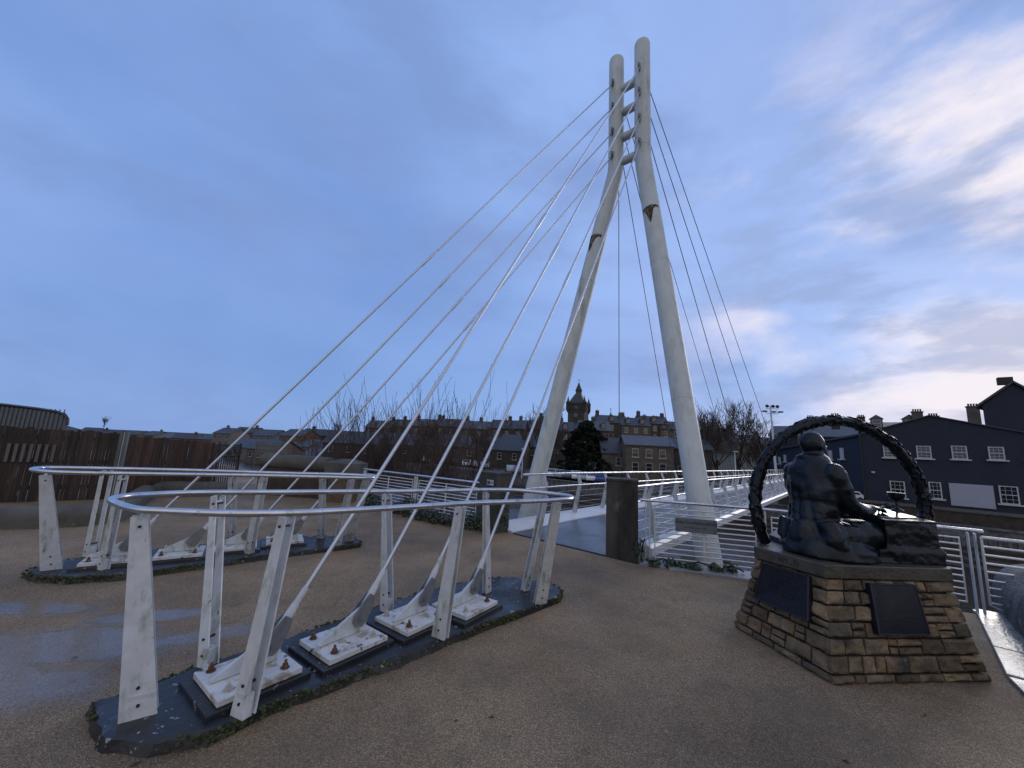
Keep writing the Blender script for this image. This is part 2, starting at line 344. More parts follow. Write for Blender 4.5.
RN = [(112,502),(135,510),(170,511.3),(217,513.4),(280,513.4),(320,512),(378.6,508.7),(437,505.2),(470,503),(528.6,501.3),(560,500),(573,498.7),(572,496.2),(552,493.4),(517,490),(487.6,489.7),(431,491),(378.6,491.5),(331.7,491.7),(268,492.3),(221,492.3),(182,492.9),(147,494.6),(123,496.4),(110.5,499)]
A1 = radians(48)
HN = 1.13
near_posts = [  # base px, top px, direction of the flats' width, width base/top, gap
    (139, 715, 141, 512, radians(36), .155, .075, .05),
    (243, 714, 288, 513, radians(157), .105, .065, .055),
    (208, 665, 219, 493, radians(166), .085, .055, .065),
    (440, 637, 461, 504, radians(150), .13, .07, .04),
    (387, 611, 387, 492, radians(145), .10, .055, .055),
    (487, 592, 486, 491, radians(60), .10, .055, .03),
    (525, 590, 545, 494, radians(40), .08, .06, .04),
    (540, 603, 557, 500, radians(20), .13, .08, .03)]
rail_and_posts(RN, HN, near_posts, ['steel handrail loop on white posts round the nearer stay anchors'])
RF = [(30,470),(55,472.3),(102,473.2),(137,473.6),(200,474.6),(260,475.4),(280,476),(327,477),(366,478.2),(378,477.2),(372,475.8),(356,475.1),(338.6,474.3),(291.7,473.5),(200,470.5),(137,469),(90,468.2),(49,467.5),(34,468.3)]
far_posts = [(52, 569, 46, 473, radians(42), .16, .08, .06), (103, 569, 124, 473.8, radians(160), .10, .06, .05), (90, 556, 108, 469, radians(170), .07, .05, .09),
    (249, 553, 264, 475.8, radians(160), .10, .065, .05), (231, 541, 233, 472.5, radians(170), .08, .05, .07), (321, 538, 323, 475, radians(165), .08, .05, .06),
    (337, 545, 352, 478, radians(60), .09, .06, .05), (349, 541, 367, 477.5, radians(30), .13, .10, .03)]
rail_and_posts(RF, 1.10, far_posts, ['steel handrail loop on white posts round the farther left stay anchors'])

def plinth(px_near, far_off, z, label, seed):
    rnd = random.Random(seed)
    g = thing('anchor_plinth', (0, 0, 0), label, 'concrete plinth', 'plinths holding the stay anchors')
    poly = px_near
    c = sum(poly, Vector())/len(poly); g.location = (c.x, c.y, 0)
    # fine ragged outline
    out = []
    for i in range(len(poly)):
        a, b = poly[i], poly[(i+1) % len(poly)]; k = max(2, int((b-a).length/.05))
        for j in range(k):
            p = a.lerp(b, j/k); dv = (p-c).normalized(); out.append(p + dv*(noise.noise(p*5)*.045 + noise.noise(p*19)*.02))
    m = MB(); n = len(out)
    lo = [Vector((p.x, p.y, -.02)) + (p-c).normalized()*.025 for p in out]
    hi = [Vector((p.x, p.y, z-.016+noise.noise(p*9)*.012)) for p in out]
    hi2 = [Vector((p.x, p.y, z)) - (p-c).normalized()*.03 for p in out]
    m.add(lo+hi+hi2, [(i, (i+1) % n, n+(i+1) % n, n+i) for i in range(n)] + [(n+i, n+(i+1) % n, 2*n+(i+1) % n, 2*n+i) for i in range(n)] + [tuple(range(2*n, 3*n))])
    m.build('slab', M['plinth'], g)
    mo = MB()
    for i in range(n):
        p = out[i]; q = out[(i+1) % n]; dens = max(0, noise.noise(p*1.7+Vector((3, 1, 0)))+.32)
        for _ in range(int(40*dens)):
            t = rnd.random(); b = p.lerp(q, t); dv = (b-c).normalized(); r = rnd.uniform(.005, .018)
            hh = rnd.uniform(-.01, z)
            cc = Vector((b.x, b.y, hh)) + dv*rnd.uniform(-.02, .025)*(1 if hh > z*.8 else .8)
            mo.lathe(cc, [(r*.2, -r*.6), (r, 0), (r*.7, r*.5), (r*.15, r*.7)], 5)
    mo.build('moss', M['moss'], g)
    return g
zN = .065
near_poly = [atz(*p, zN) for p in ((90,702),(94,722),(106,738),(155,741),(212,731),(262,707),(322,683),(385,660),(450,636),(505,616),(558,597),(560,588),(547,580))] + [atz(*p, zN) for p in ((520,577),(490,577),(430,589),(372,607),(330,622),(262,646),(196,666),(140,690))]
plinth(near_poly, 0, zN, 'dark mossy concrete plinth in front carrying the nearer stay anchors', 3)
zF = .065
far_poly = [atz(*p, zF) for p in ((24,571),(38,576),(70,577),(130,573),(204,563),(262,555),(330,547),(360,543),(362,539),(350,536),(320,536),(262,540),(200,545),(130,551),(70,559),(35,567))]
plinth(far_poly, 0, zF, 'dark wet concrete plinth carrying the farther left stay anchors', 5)

# mast geometry
SC = 1.075
def sc(p): return Vector((p[0]*SC, p[1]*SC, 1.6+(p[2]-1.6)*SC))
def mastP(s, z):
    o = .137*(min(z, 8.6)+1.0)
    q = Vector((1.755, 7.513, 0)) + N_*s + D_*o
    return sc((q.x, q.y, z))
ZK, ZT = 8.6, 11.93
def stay(top, bot, r, label, group, lower=True, n=8):
    top = Vector(top); bot = Vector(bot); dv = (bot-top).normalized(); Lh = (bot-top).length
    g = thing('stay_rod' if lower else 'stay_cable', bot, label, 'bridge stay', group)
    m = MB()
    if lower:
        m.tube([top, bot-dv*.30], r, n); m.build('rod', M['rod'], g)
        m = MB(); m.lathe(bot-dv*.36, [(r*1.05, 0), (r*1.25, .02), (r*1.25, .10), (r*1.6, .12), (r*1.7, .2), (r*2.0, .27), (r*1.5, .30)], 12, axis=dv); m.build('socket', M['post'], g)
        c = bot-dv*(Lh*.42); m = MB(); m.lathe(c, [(r, 0), (r*1.5, .05), (r*1.5, .40), (r, .45)], 10, axis=dv); m.build('coupler', M['rod'], g)
        # fork: two cheeks straddling the lug
        pd = Vector((dv.y, -dv.x, 0)).normalized(); up = pd.cross(dv).normalized()
        m = MB()
        for sg in (-1, 1):
            cs = []
            for (a, w_) in ((-.17, .03), (-.08, .055), (0, .062), (.045, .048), (.066, 0), (.045, -.048), (0, -.062), (-.08, -.055), (-.17, -.03)):
                cs.append(bot + dv*a + up*w_ + pd*sg*.020)
            m.extrude(cs, pd*sg*.014)
        m.tube([bot-pd*.048, bot+pd*.048], .026, 12); m.tube([bot-pd*.056, bot+pd*.056], .015, 8)
        m.build('fork', M['clevis'], g)
    else:
        m.tube([top, bot], r, 6); m.build('cable', M['cable'], g)
        m = MB(); m.lathe(bot-dv*.5, [(r, 0), (r*2.2, .06), (r*2.2, .42), (r*2.6, .5)], 8, axis=dv); m.build('socket', M['post'], g)
    m = MB(); m.lathe(top, [(r*2.4, 0), (r*2.2, .16), (r, .22)], 8, axis=dv); m.build('head_fitting', M['clevis'], g)
    return g
HZ = [11.05, 10.35, 9.62, 8.95]
order = ['highest', 'second highest', 'third highest', 'lowest']
# pins and anchor plates
def anchor(c, pin, z0, label, plate_a, rusty, first=None):
    """c: plate centre (on plinth), pin: world pos of the fork pin, plate_a: heading to the mast"""
    g = thing('cable_anchor', (c.x, c.y, z0), label, 'stay anchor', 'steel anchors bolted along the plinths')
    R = Rz(plate_a)
    m = MB(); m.box((c.x, c.y, z0+.010), (.58, .50, .125), R, top=(.97, .97)); m.build('grout_pad', M['plinth'], g, bevel=.006)
    m = MB(); m.box((c.x+.012*cos(plate_a), c.y, z0+.092), (.46, .42, .034), R); m.build('base_plate', M['plate'], g, bevel=.004)
    zt = z0+.112
    u = Vector((cos(plate_a), sin(plate_a), 0)); w = Vector((-sin(plate_a), cos(plate_a), 0))
    px = (pin-Vector((c.x, c.y, pin.z))).dot(u); ph = pin.z
    base = Vector((c.x, c.y, 0)) + w*((pin-Vector((c.x, c.y, pin.z))).dot(w))
    prof = [(-.205, zt), (px+.055, zt), (px+.075, ph+.0), (px+.075, ph+.06), (px+.045, ph+.085), (px+.0, ph+.07), (-.205, zt+.018)]
    m = MB(); m.extrude([base+u*a+Vector((0, 0, z))-w*.013 for a, z in prof], w*.026); m.build('lug', M['post'], g, bevel=.003)
    k = 0
    for su in (-1, 1):
        for sw in (-1, 1):
            q = Vector((c.x, c.y, zt)) + u*su*.155 + w*sw*.145
            m = MB(); q = q-Vector((0, 0, .003)); m.lathe(q, [(.027, 0), (.027, .006)], 10); m.lathe(q+Vector((0, 0, .006)), [(.018, 0), (.018, .019)], 6); m.lathe(q+Vector((0, 0, .025)), [(.010, 0), (.010, .020), (.007, .024)], 8)
            m.build('anchor_bolt', M['galv'] if (k+rusty) % 3 == 0 else M['rust'], g); k += 1
    return g
nearC = [(-1.515, 2.56), (-1.075, 2.955), (-.72, 3.33), (-.31, 3.67)]
nearPin = [atz(270, 644, .24), atz(358.6, 617, .24), atz(423, 597.7, .24), atz(473, 586.6, .24)]
farPin = [atz(127, 545.5, .24), atz(193, 541, .24), atz(247, 535, .24), atz(294, 530, .24)]
ordl = ['leftmost', 'second from the left', 'third from the left', 'rightmost']
for side, pins, sg in (('near', nearPin, 1), ('far', farPin, -1)):
    for i, pin in enumerate(pins):
        top = mastP(sg*.348, HZ[i]) - D_*.17
        a = atan2(top.y-pin.y, top.x-pin.x)
        u = Vector((cos(a), sin(a), 0))
        c = Vector((pin.x, pin.y, 0)) - u*.11
        anchor(c, Vector(pin), .022, 'white bolted stay anchor, %s of four on the %s plinth' % (ordl[i], 'nearer' if side == 'near' else 'farther left'), a, i + (0 if side == 'near' else 1))
        col = 'right mast column down to the nearer plinth' if side == 'near' else 'left mast column down to the farther plinth'
        stay(top, pin, .0165, '%s pale steel stay from the %s' % (order[i], col), 'back stays from mast to plinths')
# forestays to the bridge deck
TT = [27.2, 21.8, 16.4, 11.0]
def deckz(t): return -.03 - .011*max(0, t-8) 
for sg in (-1, 1):
    for i, t in enumerate(TT):
        top = mastP(sg*.348, HZ[i]) + D_*.17
        bot = W(-3.88+sg*1.28, t, deckz(t)+.06)
        stay(top, bot, .011, '%s thin dark stay from the %s mast column to the bridge deck' % (order[i], 'right' if sg > 0 else 'left'), 'deck stays ahead of the mast', lower=False)

# mast
g = thing('bridge_mast', mastP(0, -1.0), 'tall white tubular A shaped mast standing astride the footbridge', 'bridge mast')
RM = .205
for sg in (-1, 1):
    base = mastP(sg*2.0, -1.6 if sg else 0); k0 = mastP(sg*.348, ZK-.25); k1 = mastP(sg*.348, ZK+.25); tp = mastP(sg*.348, ZT)
    base = mastP(sg*(2.0+.12), -1.6); kk = mastP(sg*.348, ZK)
    pa = kk + (base-kk).normalized()*.25
    pts = [base, base.lerp(pa, .33), base.lerp(pa, .66), pa, kk.lerp(pa, .35)*.5+kk.lerp(k1, .35)*.5, k1, k1.lerp(tp, .5), tp-Vector((0, 0, .12)), tp-Vector((0, 0, .05)), tp, tp+Vector((0, 0, .03))]
    rr = [RM]*8 + [RM*.92, RM*.7, RM*.3]
    m = MB(); m.tube(pts, rr, 28); leg = m.build('mast_leg', M['mast'], g)
    m = MB()
    for f_w in (.12, .42, .72): q_ = base.lerp(pa, f_w); d__ = (pa-base).normalized(); m.lathe(q_, [(RM, 0), (RM+.004, .004), (RM+.004, .012), (RM, .016)], 28, axis=d__)
    m.lathe(kk+Vector((0, 0, .30)), [(RM, 0), (RM+.004, .004), (RM+.004, .012), (RM, .016)], 28); m.build('weld_seam', M['mast'], leg)
    c0 = mastP(sg*.75, 7.05); dvv = (pa-base).normalized()
    cpos = pa.lerp(base, .165 if sg < 0 else .14)
    m = MB(); vs = []; fs = []
    # rusted, blown collar patch hugging the front of the leg
    back = -D_; side = dvv.cross(back).normalized(); fr = side.cross(dvv).normalized()
    if fr.dot(back) < 0: fr = -fr
    nj, ni = 29, 12
    for j in range(nj):
        for i_ in range(ni):
            a = (j/(nj-1)-.5)*2.1 + .15*sg; k = i_/(ni-1)
            lowz = .07 + .045*noise.noise(Vector((j*.4, sg, 0))) + (.42*math.exp(-((j/(nj-1)-.45)**2)/.03))
            p = cpos + dvv*(.03*noise.noise(Vector((j*.45, 5, sg)))+.02 - k*lowz) + (fr*cos(a)+side*sin(a))*(RM+.004)
            vs.append(p)
    fs = [(j*ni+i_, (j+1)*ni+i_, (j+1)*ni+i_+1, j*ni+i_+1) for j in range(nj-1) for i_ in range(ni-1)]
    m.add(vs, fs, 0, True); m.build('rust_stain', mat('rust_stain', (.055, .035, .022), .9, var=.5, scale=20, spots=[((.20, .17, .12), 16, .50, .1, .4), ((.02, .016, .012), 9, .60, .06, 1)]), leg)
    for z in HZ:
        for q in (-1, 1):
            c = mastP(sg*.348, z) + D_*q*RM*.9
            m = MB(); m.extrude([c-Vector((0, 0, .10)), c+D_*q*.13-Vector((0, 0, .07)), c+D_*q*.13+Vector((0, 0, .02)), c+Vector((0, 0, .08))], N_*.03); m.build('lug', M['clevis'], leg)
for z in HZ:
    a = mastP(-.348, z-.17); b = mastP(.348, z-.17); u = (b-a).normalized()
    m = MB(); m.tube([a+u*RM*.9, b-u*RM*.9], .11, 20, caps=False); m.build('cross_tube', M['mast'], g)

# ------------------------------------------------------------------ footbridge
g = thing('footbridge', W(-3.88, 6, 0), 'flat footbridge deck with white edge beams running from the gateway pillars', 'footbridge')
tt = [5.82, 6.5, 8, 10, 13, 17, 22, 28, 34, 40, 46, 51.5]
def strip(m, prof, mi=0, smooth=False, t0=None):
    global tt
    vs = []; k = len(prof)
    for t in tt:
        for (s, z) in prof: vs.append(W(-3.88+s, t, deckz(t)+z))
    fs = [(i*k+j, (i+1)*k+j, (i+1)*k+(j+1) % k, i*k+(j+1) % k) for i in range(len(tt)-1) for j in range(k)]
    fs += [tuple(range(k)), tuple(range((len(tt)-1)*k, len(tt)*k))[::-1]]
    m.add(vs, fs, mi, smooth)
m = MB(); strip(m, [(-.97, .034), (.97, .034), (.97, -.10), (-.97, -.10)]); m.build('deck', M['deckblue'], g)
for sg in (-1, 1):
    tt = [5.82 if sg < 0 else 6.42, 6.5]+tt[2:]
    m = MB(); strip(m, [(sg*.973, .050), (sg*1.05, .060), (sg*1.36, .17), (sg*1.42, .13), (sg*1.42, .0), (sg*1.1, -.22), (sg*.973, -.22)][::sg]); m.build('edge_beam', M['edge'], g)
m = MB(); strip(m, [(-.95, -.12), (.95, -.12), (.6, -.4), (-.6, -.4)]); m.build('underside', M['under'], g)
for sg, nm in ((-1, 'left'), (1, 'right')):
    p = thing('bridge_parapet', W(-3.88+sg*1.2, 6, 0), 'metal parapet with kinked posts along the %s edge of the footbridge' % nm, 'parapet', 'parapets of the footbridge')
    ts_ = [7.05+1.43*k for k in range(0, 31)]
    for t in ts_:
        b = W(-3.88+sg*1.27, t, deckz(t)+.12); k1 = W(-3.88+sg*1.12, t, deckz(t)+.84); k2 = W(-3.88+sg*1.20, t, deckz(t)+1.06)
        m = MB(); w_ = D_*.012
        def q(c, wd): return [c-N_*wd, c+N_*wd]
        A, B, C_ = q(b, .05), q(k1, .035), q(k2, .02)
        for sg2 in (-1, 1): m.extrude([A[0]+w_*sg2*1.6, A[1]+w_*sg2*1.6, B[1]+w_*sg2*1.6, C_[1]+w_*sg2*1.6, C_[0]+w_*sg2*1.6, B[0]+w_*sg2*1.6], w_*.7*sg2)
        m.build('post', M['post'], p)
    def rl(s, z, r, mt, nm_, n=8):
        m = MB(); m.tube([W(-3.88+s, t, deckz(t)+z) for t in ([ts_[0]-.75]+tt[2:-1]+[ts_[-1]])], r, n); m.build(nm_, mt, p)
    rl(sg*1.19, 1.07, .024, M['steel'], 'handrail'); rl(sg*1.09, .80, .016, M['steel'], 'rail')
    for z in (.24, .38, .52, .66):
        rl(sg*(1.27-.15*(z-.12)/.72), z, .0028, M['rod'], 'infill_wire', 5)

# ------------------------------------------------------------------ gateway pillars
def text_mesh(body, size, ext=.004):
    cu = bpy.data.curves.new('t', 'FONT'); cu.body = body; cu.size = size; cu.extrude = ext; cu.align_x = 'CENTER'; cu.align_y = 'CENTER'; cu.resolution_u = 2
    o = bpy.data.objects.new('t', cu); COL.objects.link(o); dg = bpy.context.evaluated_depsgraph_get(); me = bpy.data.meshes.new_from_object(o.evaluated_get(dg)); bpy.data.objects.remove(o); bpy.data.curves.remove(cu); return me
def text_obj(name, body, size, loc, xdir, normal, material, parent, ext=.003):
    me = text_mesh(body, size, ext); me.materials.clear(); me.materials.append(material)
    o = bpy.data.objects.new(name, me); COL.objects.link(o)
    x = xdir.normalized(); nrm = (normal - x*normal.dot(x)).normalized(); y = nrm.cross(x)
    me.transform(Matrix.Translation(Vector(loc)) @ Matrix((x, y, nrm)).transposed().to_4x4())
    o.parent = parent; o.matrix_parent_inverse = parent_world(parent).inverted(); return o
def worn_line(mb, cen, x, up, nrm, width, size, rnd):
    # a line of lettering too worn / small to read: word-length rows of fine strokes
    p = -width/2
    while p < width/2-size:
        for _ in range(rnd.randint(3, 8)):
            if p > width/2-size*.4: break
            hgt_ = size*rnd.uniform(.55, .75); c = cen + x*(p+size*.2); R = Matrix((x, nrm, up)).transposed()
            mb.box(c, (size*.13, .0016, hgt_), R); mb.box(c+x*size*.17+up*hgt_*rnd.choice((-.4, 0, .4)), (size*.24, .0016, size*.12), R); p += size*.52
        p += size*.5
def pillar(c, a, w, d, h, label):
    g = thing('stone_pillar', (c.x, c.y, 0), label, 'stone pillar', 'pillars at the bridge entrance')
    m = MB(); m.box((c.x, c.y, h/2-.1), (w, d, h+.2), Rz(a)); m.build('shaft', M['pillar'], g, bevel=.012)
    m = MB(); m.box((c.x, c.y, h+.012), (w+.015, d+.015, .05), Rz(a)); m.build('cap', M['pillar'], g, bevel=.015)
    return g
aP = atan2(N_.y, N_.x)
pc1 = atz(606, 556); pR = pc1 + Vector((cos(-.30), sin(-.30), 0))*.235 + Vector((.30*sin(.3), .30*cos(.3), 0))*.62
pillar(pR, -.30, .48, .42, 1.14, 'dark square stone pillar at right of the bridge entrance')
pc2 = atz(478, 531); pL = pc2 + Vector((cos(aP), sin(aP), 0))*.25 + Vector((sin(.3), cos(.3), 0))*.16
pgL = pillar(pL + Vector((.03, .1, 0)), aP, .46, .42, 1.06, 'dark stone pillar bearing a small blue and white sign, left of the bridge entrance')
sg_ = thing('small_sign', atz(500, 478, .95), 'small white sign with a blue square fixed to the left entrance pillar', 'sign')
xs = N_; nn = -D_
face = pL + Vector((.03, .1, 0)) - D_*.235
cS = Vector((face.x, face.y, .91)) + N_*.10
m = MB(); m.box(cS, (.16, .014, .10), Rz(aP)); m.build('panel', M['white'], sg_)
m = MB(); m.box(cS-N_*.035-D_*.009, (.062, .005, .062), Rz(aP)); m.build('blue_square', M['signblue'], sg_)
text_obj('lettering', '26', .06, cS+N_*.04-D_*.0085, N_, -D_, M['black'], sg_, .001)
sg_.location = cS
for o_ in sg_.children: o_.matrix_parent_inverse = Matrix.Translation(-cS)

# ------------------------------------------------------------------ horizontal bar railings
def railing(pts, h, label, nb=9, posts=None, top_r=.022, overhang=.15, closedend=False, z0=0., mid=True):
    """pts: ground points; bars between"""
    g = thing('railing', (pts[0].x, pts[0].y, z0), label, 'railing', 'horizontal bar railings along the river edge')
    m = MB()
    P = [Vector((p.x, p.y, z0+h)) for p in pts]
    e0 = (P[0]-P[1]).normalized()*overhang; e1 = (P[-1]-P[-2]).normalized()*overhang
    m.tube([P[0]+e0]+P[1:-1]+[P[-1]+e1], top_r, 10); m.build('handrail', M['steel'], g)
    for a, b in zip(pts, pts[1:]):
        u = (b-a).normalized(); w = Vector((-u.y, u.x, 0))
        L_ = (b-a).length; a_ = a+u*.10; b_ = b-u*.10
        bars = MB()
        for i in range(nb):
            z = z0 + .10 + (h-.20)*i/(nb-1)
            bars.tube([a_+Vector((0, 0, z)), b_+Vector((0, 0, z))], .0095, 6)
        for e in (a_, b_):
            bars.tube([e+Vector((0, 0, z0+.09)), e+Vector((0, 0, z0+h-.09))], .0085, 6)
        if mid:
            k = max(1, int(L_/1.0))
            for j in range(1, k+1):
                q = a_.lerp(b_, j/(k+1)); bars.box(q+Vector((0, 0, z0+h/2-.005)), (.03, .007, h-.2), Rz(atan2(u.y, u.x)))
        bars.build('bar_panel', M['railbar'], g)
    for a, u in [(p, ((pts[min(i+1, len(pts)-1)]-pts[max(i-1, 0)]).normalized())) for i, p in enumerate(pts)]:
        m = MB(); an = atan2(u.y, u.x)
        for sgn in (-1, 1): m.box(a+u*sgn*.028+Vector((0, 0, z0+h/2-.02)), (.012, .05, h-.02), Rz(an))
        m.box(a+Vector((0, 0, z0+.01)), (.10, .10, .02), Rz(an)); m.build('post', M['post'], g)
    return g
rA = Vector((2.13, 6.0, 0)); rB = Vector((3.62, 5.62, 0)); rC = Vector((4.9, 4.98, 0)); rD = Vector((5.42, 4.66, 0))
gR = railing([rA, rB, rC, rD], .90, 'white horizontal bar railing with a grey name board beside the right pillar', nb=11, overhang=.10)
# second panel, set beyond, with rounded end
e0 = rD + Vector((.0, -.06, 0)); e1 = Vector((8.2, 2.9, 0)); u = (e1-e0).normalized()
g = thing('railing', e0, 'white horizontal bar railing with rounded end beside the concrete wall at right', 'railing', 'horizontal bar railings along the river edge')
m = MB()
for i, z in enumerate((.84, .74, .65, .56, .47)): m.tube([e0+u*.03+Vector((0, 0, z)), e1+Vector((0, 0, z))], .012 if i else .018, 8)
for z in (.38, .30, .22, .14): m.tube([e0+u*.03+Vector((0, 0, z)), e0+u*.30+Vector((0, 0, z))], .010, 6)
lp = [e0+u*.03+Vector((0, 0, .84)), e0+u*.03+Vector((0, 0, .12)), e0+u*.14+Vector((0, 0, .07)), e0+u*.24+Vector((0, 0, .06)), e0+u*.30+Vector((0, 0, .10)), e0+u*.32+Vector((0, 0, .16)), e0+u*.32+Vector((0, 0, .46))]
m.tube(lp, .012, 8); m.build('bar_panel', M['railbar'], g)
# left railing between the stone gate pier and the left pillar
lA = pL - N_*.32; lB = Vector((-3.55, 9.85, 0))
lm = lA.lerp(lB, .5)
railing([lA, lm, lB], .86, 'white horizontal bar railing left of the entrance pillar, above the ivy', nb=11, overhang=.05)

# name board
g = thing('name_board', (0, 0, 0), 'grey board lettered with the bridge name, fixed to the right railing', 'sign')
u = (rB-rA).normalized(); w = Vector((u.y, -u.x, 0))
def on_rail(px, py):
    d = ray(px, py); n_ = w; k = ((rA+w*.035)-CAM).dot(n_)/d.dot(n_); return CAM+d*k
c0, c1, c2, c3 = on_rail(675.2, 517), on_rail(716.8, 521), on_rail(717.4, 535.5), on_rail(675.4, 530.6)
cc = (c0+c1+c2+c3)/4; wd = ((c1-c0).length+(c2-c3).length)/2; hh = ((c0-c3).length+(c1-c2).length)/2
g.location = cc
m = MB(); m.box(cc, (wd, .010, hh), Rz(atan2(u.y, u.x))); m.build('board', M['signgrey'], g)
text_obj('lettering', 'JAMES THOMSON BRIDGE', .049, cc+w*.0065+Vector((0, 0, .035)), u, w, M['black'], g, .0012)
m = MB(); worn_line(m, cc+w*.0065-Vector((0, 0, .03)), u, Vector((0, 0, 1)), w, wd*.55, .026, random.Random(2)); m.build('second_line', M['black'], g)
for a in (-1, 1):
    for b in (-1, 1): m = MB(); m.tube([cc+u*a*(wd/2-.03)+Vector((0, 0, b*(hh/2-.03)))+w*.004, cc+u*a*(wd/2-.03)+Vector((0, 0, b*(hh/2-.03)))+w*.010], .008, 8); m.build('screw', M['black'], g)

# stone coping under right railing, wall below it
def coping(pts, wd, z0, z1, name, label, mt, cat, joints=1.0, off=0):
    m = MB()
    for a, b in zip(pts, pts[1:]):
        u = (b-a).normalized(); w = Vector((-u.y, u.x, 0)); L_ = (b-a).length; k = max(1, round(L_/joints))
        for j in range(k):
            p = a.lerp(b, j/k)+u*.004; q = a.lerp(b, (j+1)/k)-u*.004; dz = random.uniform(-.004, .004)
            c = (p+q)/2 + w*off; m.box((c.x, c.y, (z0+z1)/2+dz), ((q-p).length, wd, z1-z0), Rz(atan2(u.y, u.x)))
    o = m.build(name, mt, None, bevel=.008); tag(o, label, cat); return o
coping([W(-2.05, 5.95), W(-1.3, 6.30), W(.68, 6.93)], .42, -.5, .035, 'kerb', 'pale wet stone kerb under the right railing', M['coping'], 'kerb', .9, off=.05)
coping([Vector((5.62, 4.62, 0)), Vector((4.15, 3.18, 0)), Vector((3.25, 1.95, 0)), Vector((2.9, .6, 0))], .42, -.3, .028, 'kerb', 'pale wet stone kerb at the right edge beside the rounded wall', M['coping'], 'kerb', .75, off=0)
# rounded wall at right
def round_wall(pts, r, h, name, label, mt, n=14, zb=-.35):
    pts = [Vector(p) for p in pts]; prof = [(-r, zb), (-r, h-r)] + [(r*-cos(pi*i/n), h-r+r*sin(pi*i/n)) for i in range(1, n)] + [(r, h-r), (r, zb)]
    # resample for undulation
    P = []
    for a, b in zip(pts, pts[1:]):
        k = max(1, int((b-a).length/.12)); P += [a.lerp(b, j/k) for j in range(k)]
    P.append(pts[-1]); vs = []; k = len(prof)
    for i, p in enumerate(P):
        t = (P[min(i+1, len(P)-1)]-P[max(i-1, 0)]).normalized(); w = Vector((-t.y, t.x, 0))
        for (a, z) in prof:
            q = Vector((p.x, p.y, 0)) + w*a + Vector((0, 0, z)); q += Vector((0, 0, 1))*noise.noise(q*3)*.012 + w*noise.noise(q*4+Vector((9, 0, 0)))*.012; vs.append(q)
    m = MB(); m.add(vs, [(i*k+j, (i+1)*k+j, (i+1)*k+j+1, i*k+j+1) for i in range(len(P)-1) for j in range(k-1)], 0, True)
    m.add(vs[:k], [tuple(range(k))]); m.add(vs[-k:], [tuple(range(k))[::-1]])
    o = m.build(name, mt); tag(o, label, 'wall'); return o
round_wall([(6.05, 4.62, 0), (5.25, 3.75, 0), (4.55, 2.95, 0), (3.9, 1.9, 0), (3.6, .6, 0)], .33, .56, 'rounded_wall', 'grey rounded concrete wall at the right edge', M['concgrey'])
# left low rounded walls
a0 = atz(-60, 531); a1 = atz(84, 530)
wl = [a0+Vector((0, .2, 0)), a1+Vector((-.1, .2, 0))]
cr_ = Vector((-6.55, 6.75, 0))
round_wall([(-12.0, 5.0, 0), (-9.0, 5.75, 0), (-7.2, 6.38, 0), (-6.82, 6.62, 0), (-6.75, 6.95, 0), (-7.1, 7.5, 0), (-8.3, 9.2, 0)], .17, .31, 'rounded_wall', 'low rounded concrete wall turning a corner in front of the timber fence', M['conc'])
round_wall([(-9.3, 9.35, 0), (-7.15, 10.25, 0)], .17, .34, 'rounded_wall', 'straight low rounded concrete wall along the foot of the red boards', M['conc'])
wA = Vector((-6.75, 10.95, 0)); wB = Vector((-4.75, 10.55, 0))
g = thing('boundary_wall', wA, 'dark masonry wall with a thick rounded coping between gate and stone pier', 'wall')
m = MB(); cw = (wA+wB)/2; aw = atan2((wB-wA).y, (wB-wA).x); m.box((cw.x, cw.y, .2), ((wB-wA).length, .3, 1.0), Rz(aw)); m.build('masonry', M['brownwall'], g)
uw = (wB-wA).normalized()
pts = [wA.lerp(wB, i/14)+Vector((0, 0, .87+noise.noise(Vector((i*.5, 0, 0)))*.03)) for i in range(15)]
m = MB(); m.tube(pts, [.20+.015*noise.noise(Vector((i*.7, 3, 0))) for i in range(15)], 16); m.build('coping', M['conc'], g)
g = thing('stone_pier', (0, 0, 0), 'square sandstone pier with a domed cap, at the left end of the ivy railing', 'stone pier')
pc = Vector((-4.18, 10.25, 0)); g.location = pc
m = MB(); m.box((pc.x, pc.y, .25), (.62, .55, .9), Rz(aw)); m.build('shaft', M['sand'], g, bevel=.02)
m = MB(); m.box((pc.x, pc.y, .83), (.80, .7, .26), Rz(aw)); m.add([pc+Rz(aw) @ Vector((a*.40, b*.35, .96)) for a, b in ((-1, -1), (1, -1), (1, 1), (-1, 1))]+[pc+Rz(aw) @ Vector((a*.15, b*.12, 1.06)) for a, b in ((-1, -1), (1, -1), (1, 1), (-1, 1))], [(0,1,5,4),(1,2,6,5),(2,3,7,6),(3,0,4,7),(4,5,6,7)]); m.build('cap', M['conc'], g, bevel=.02)

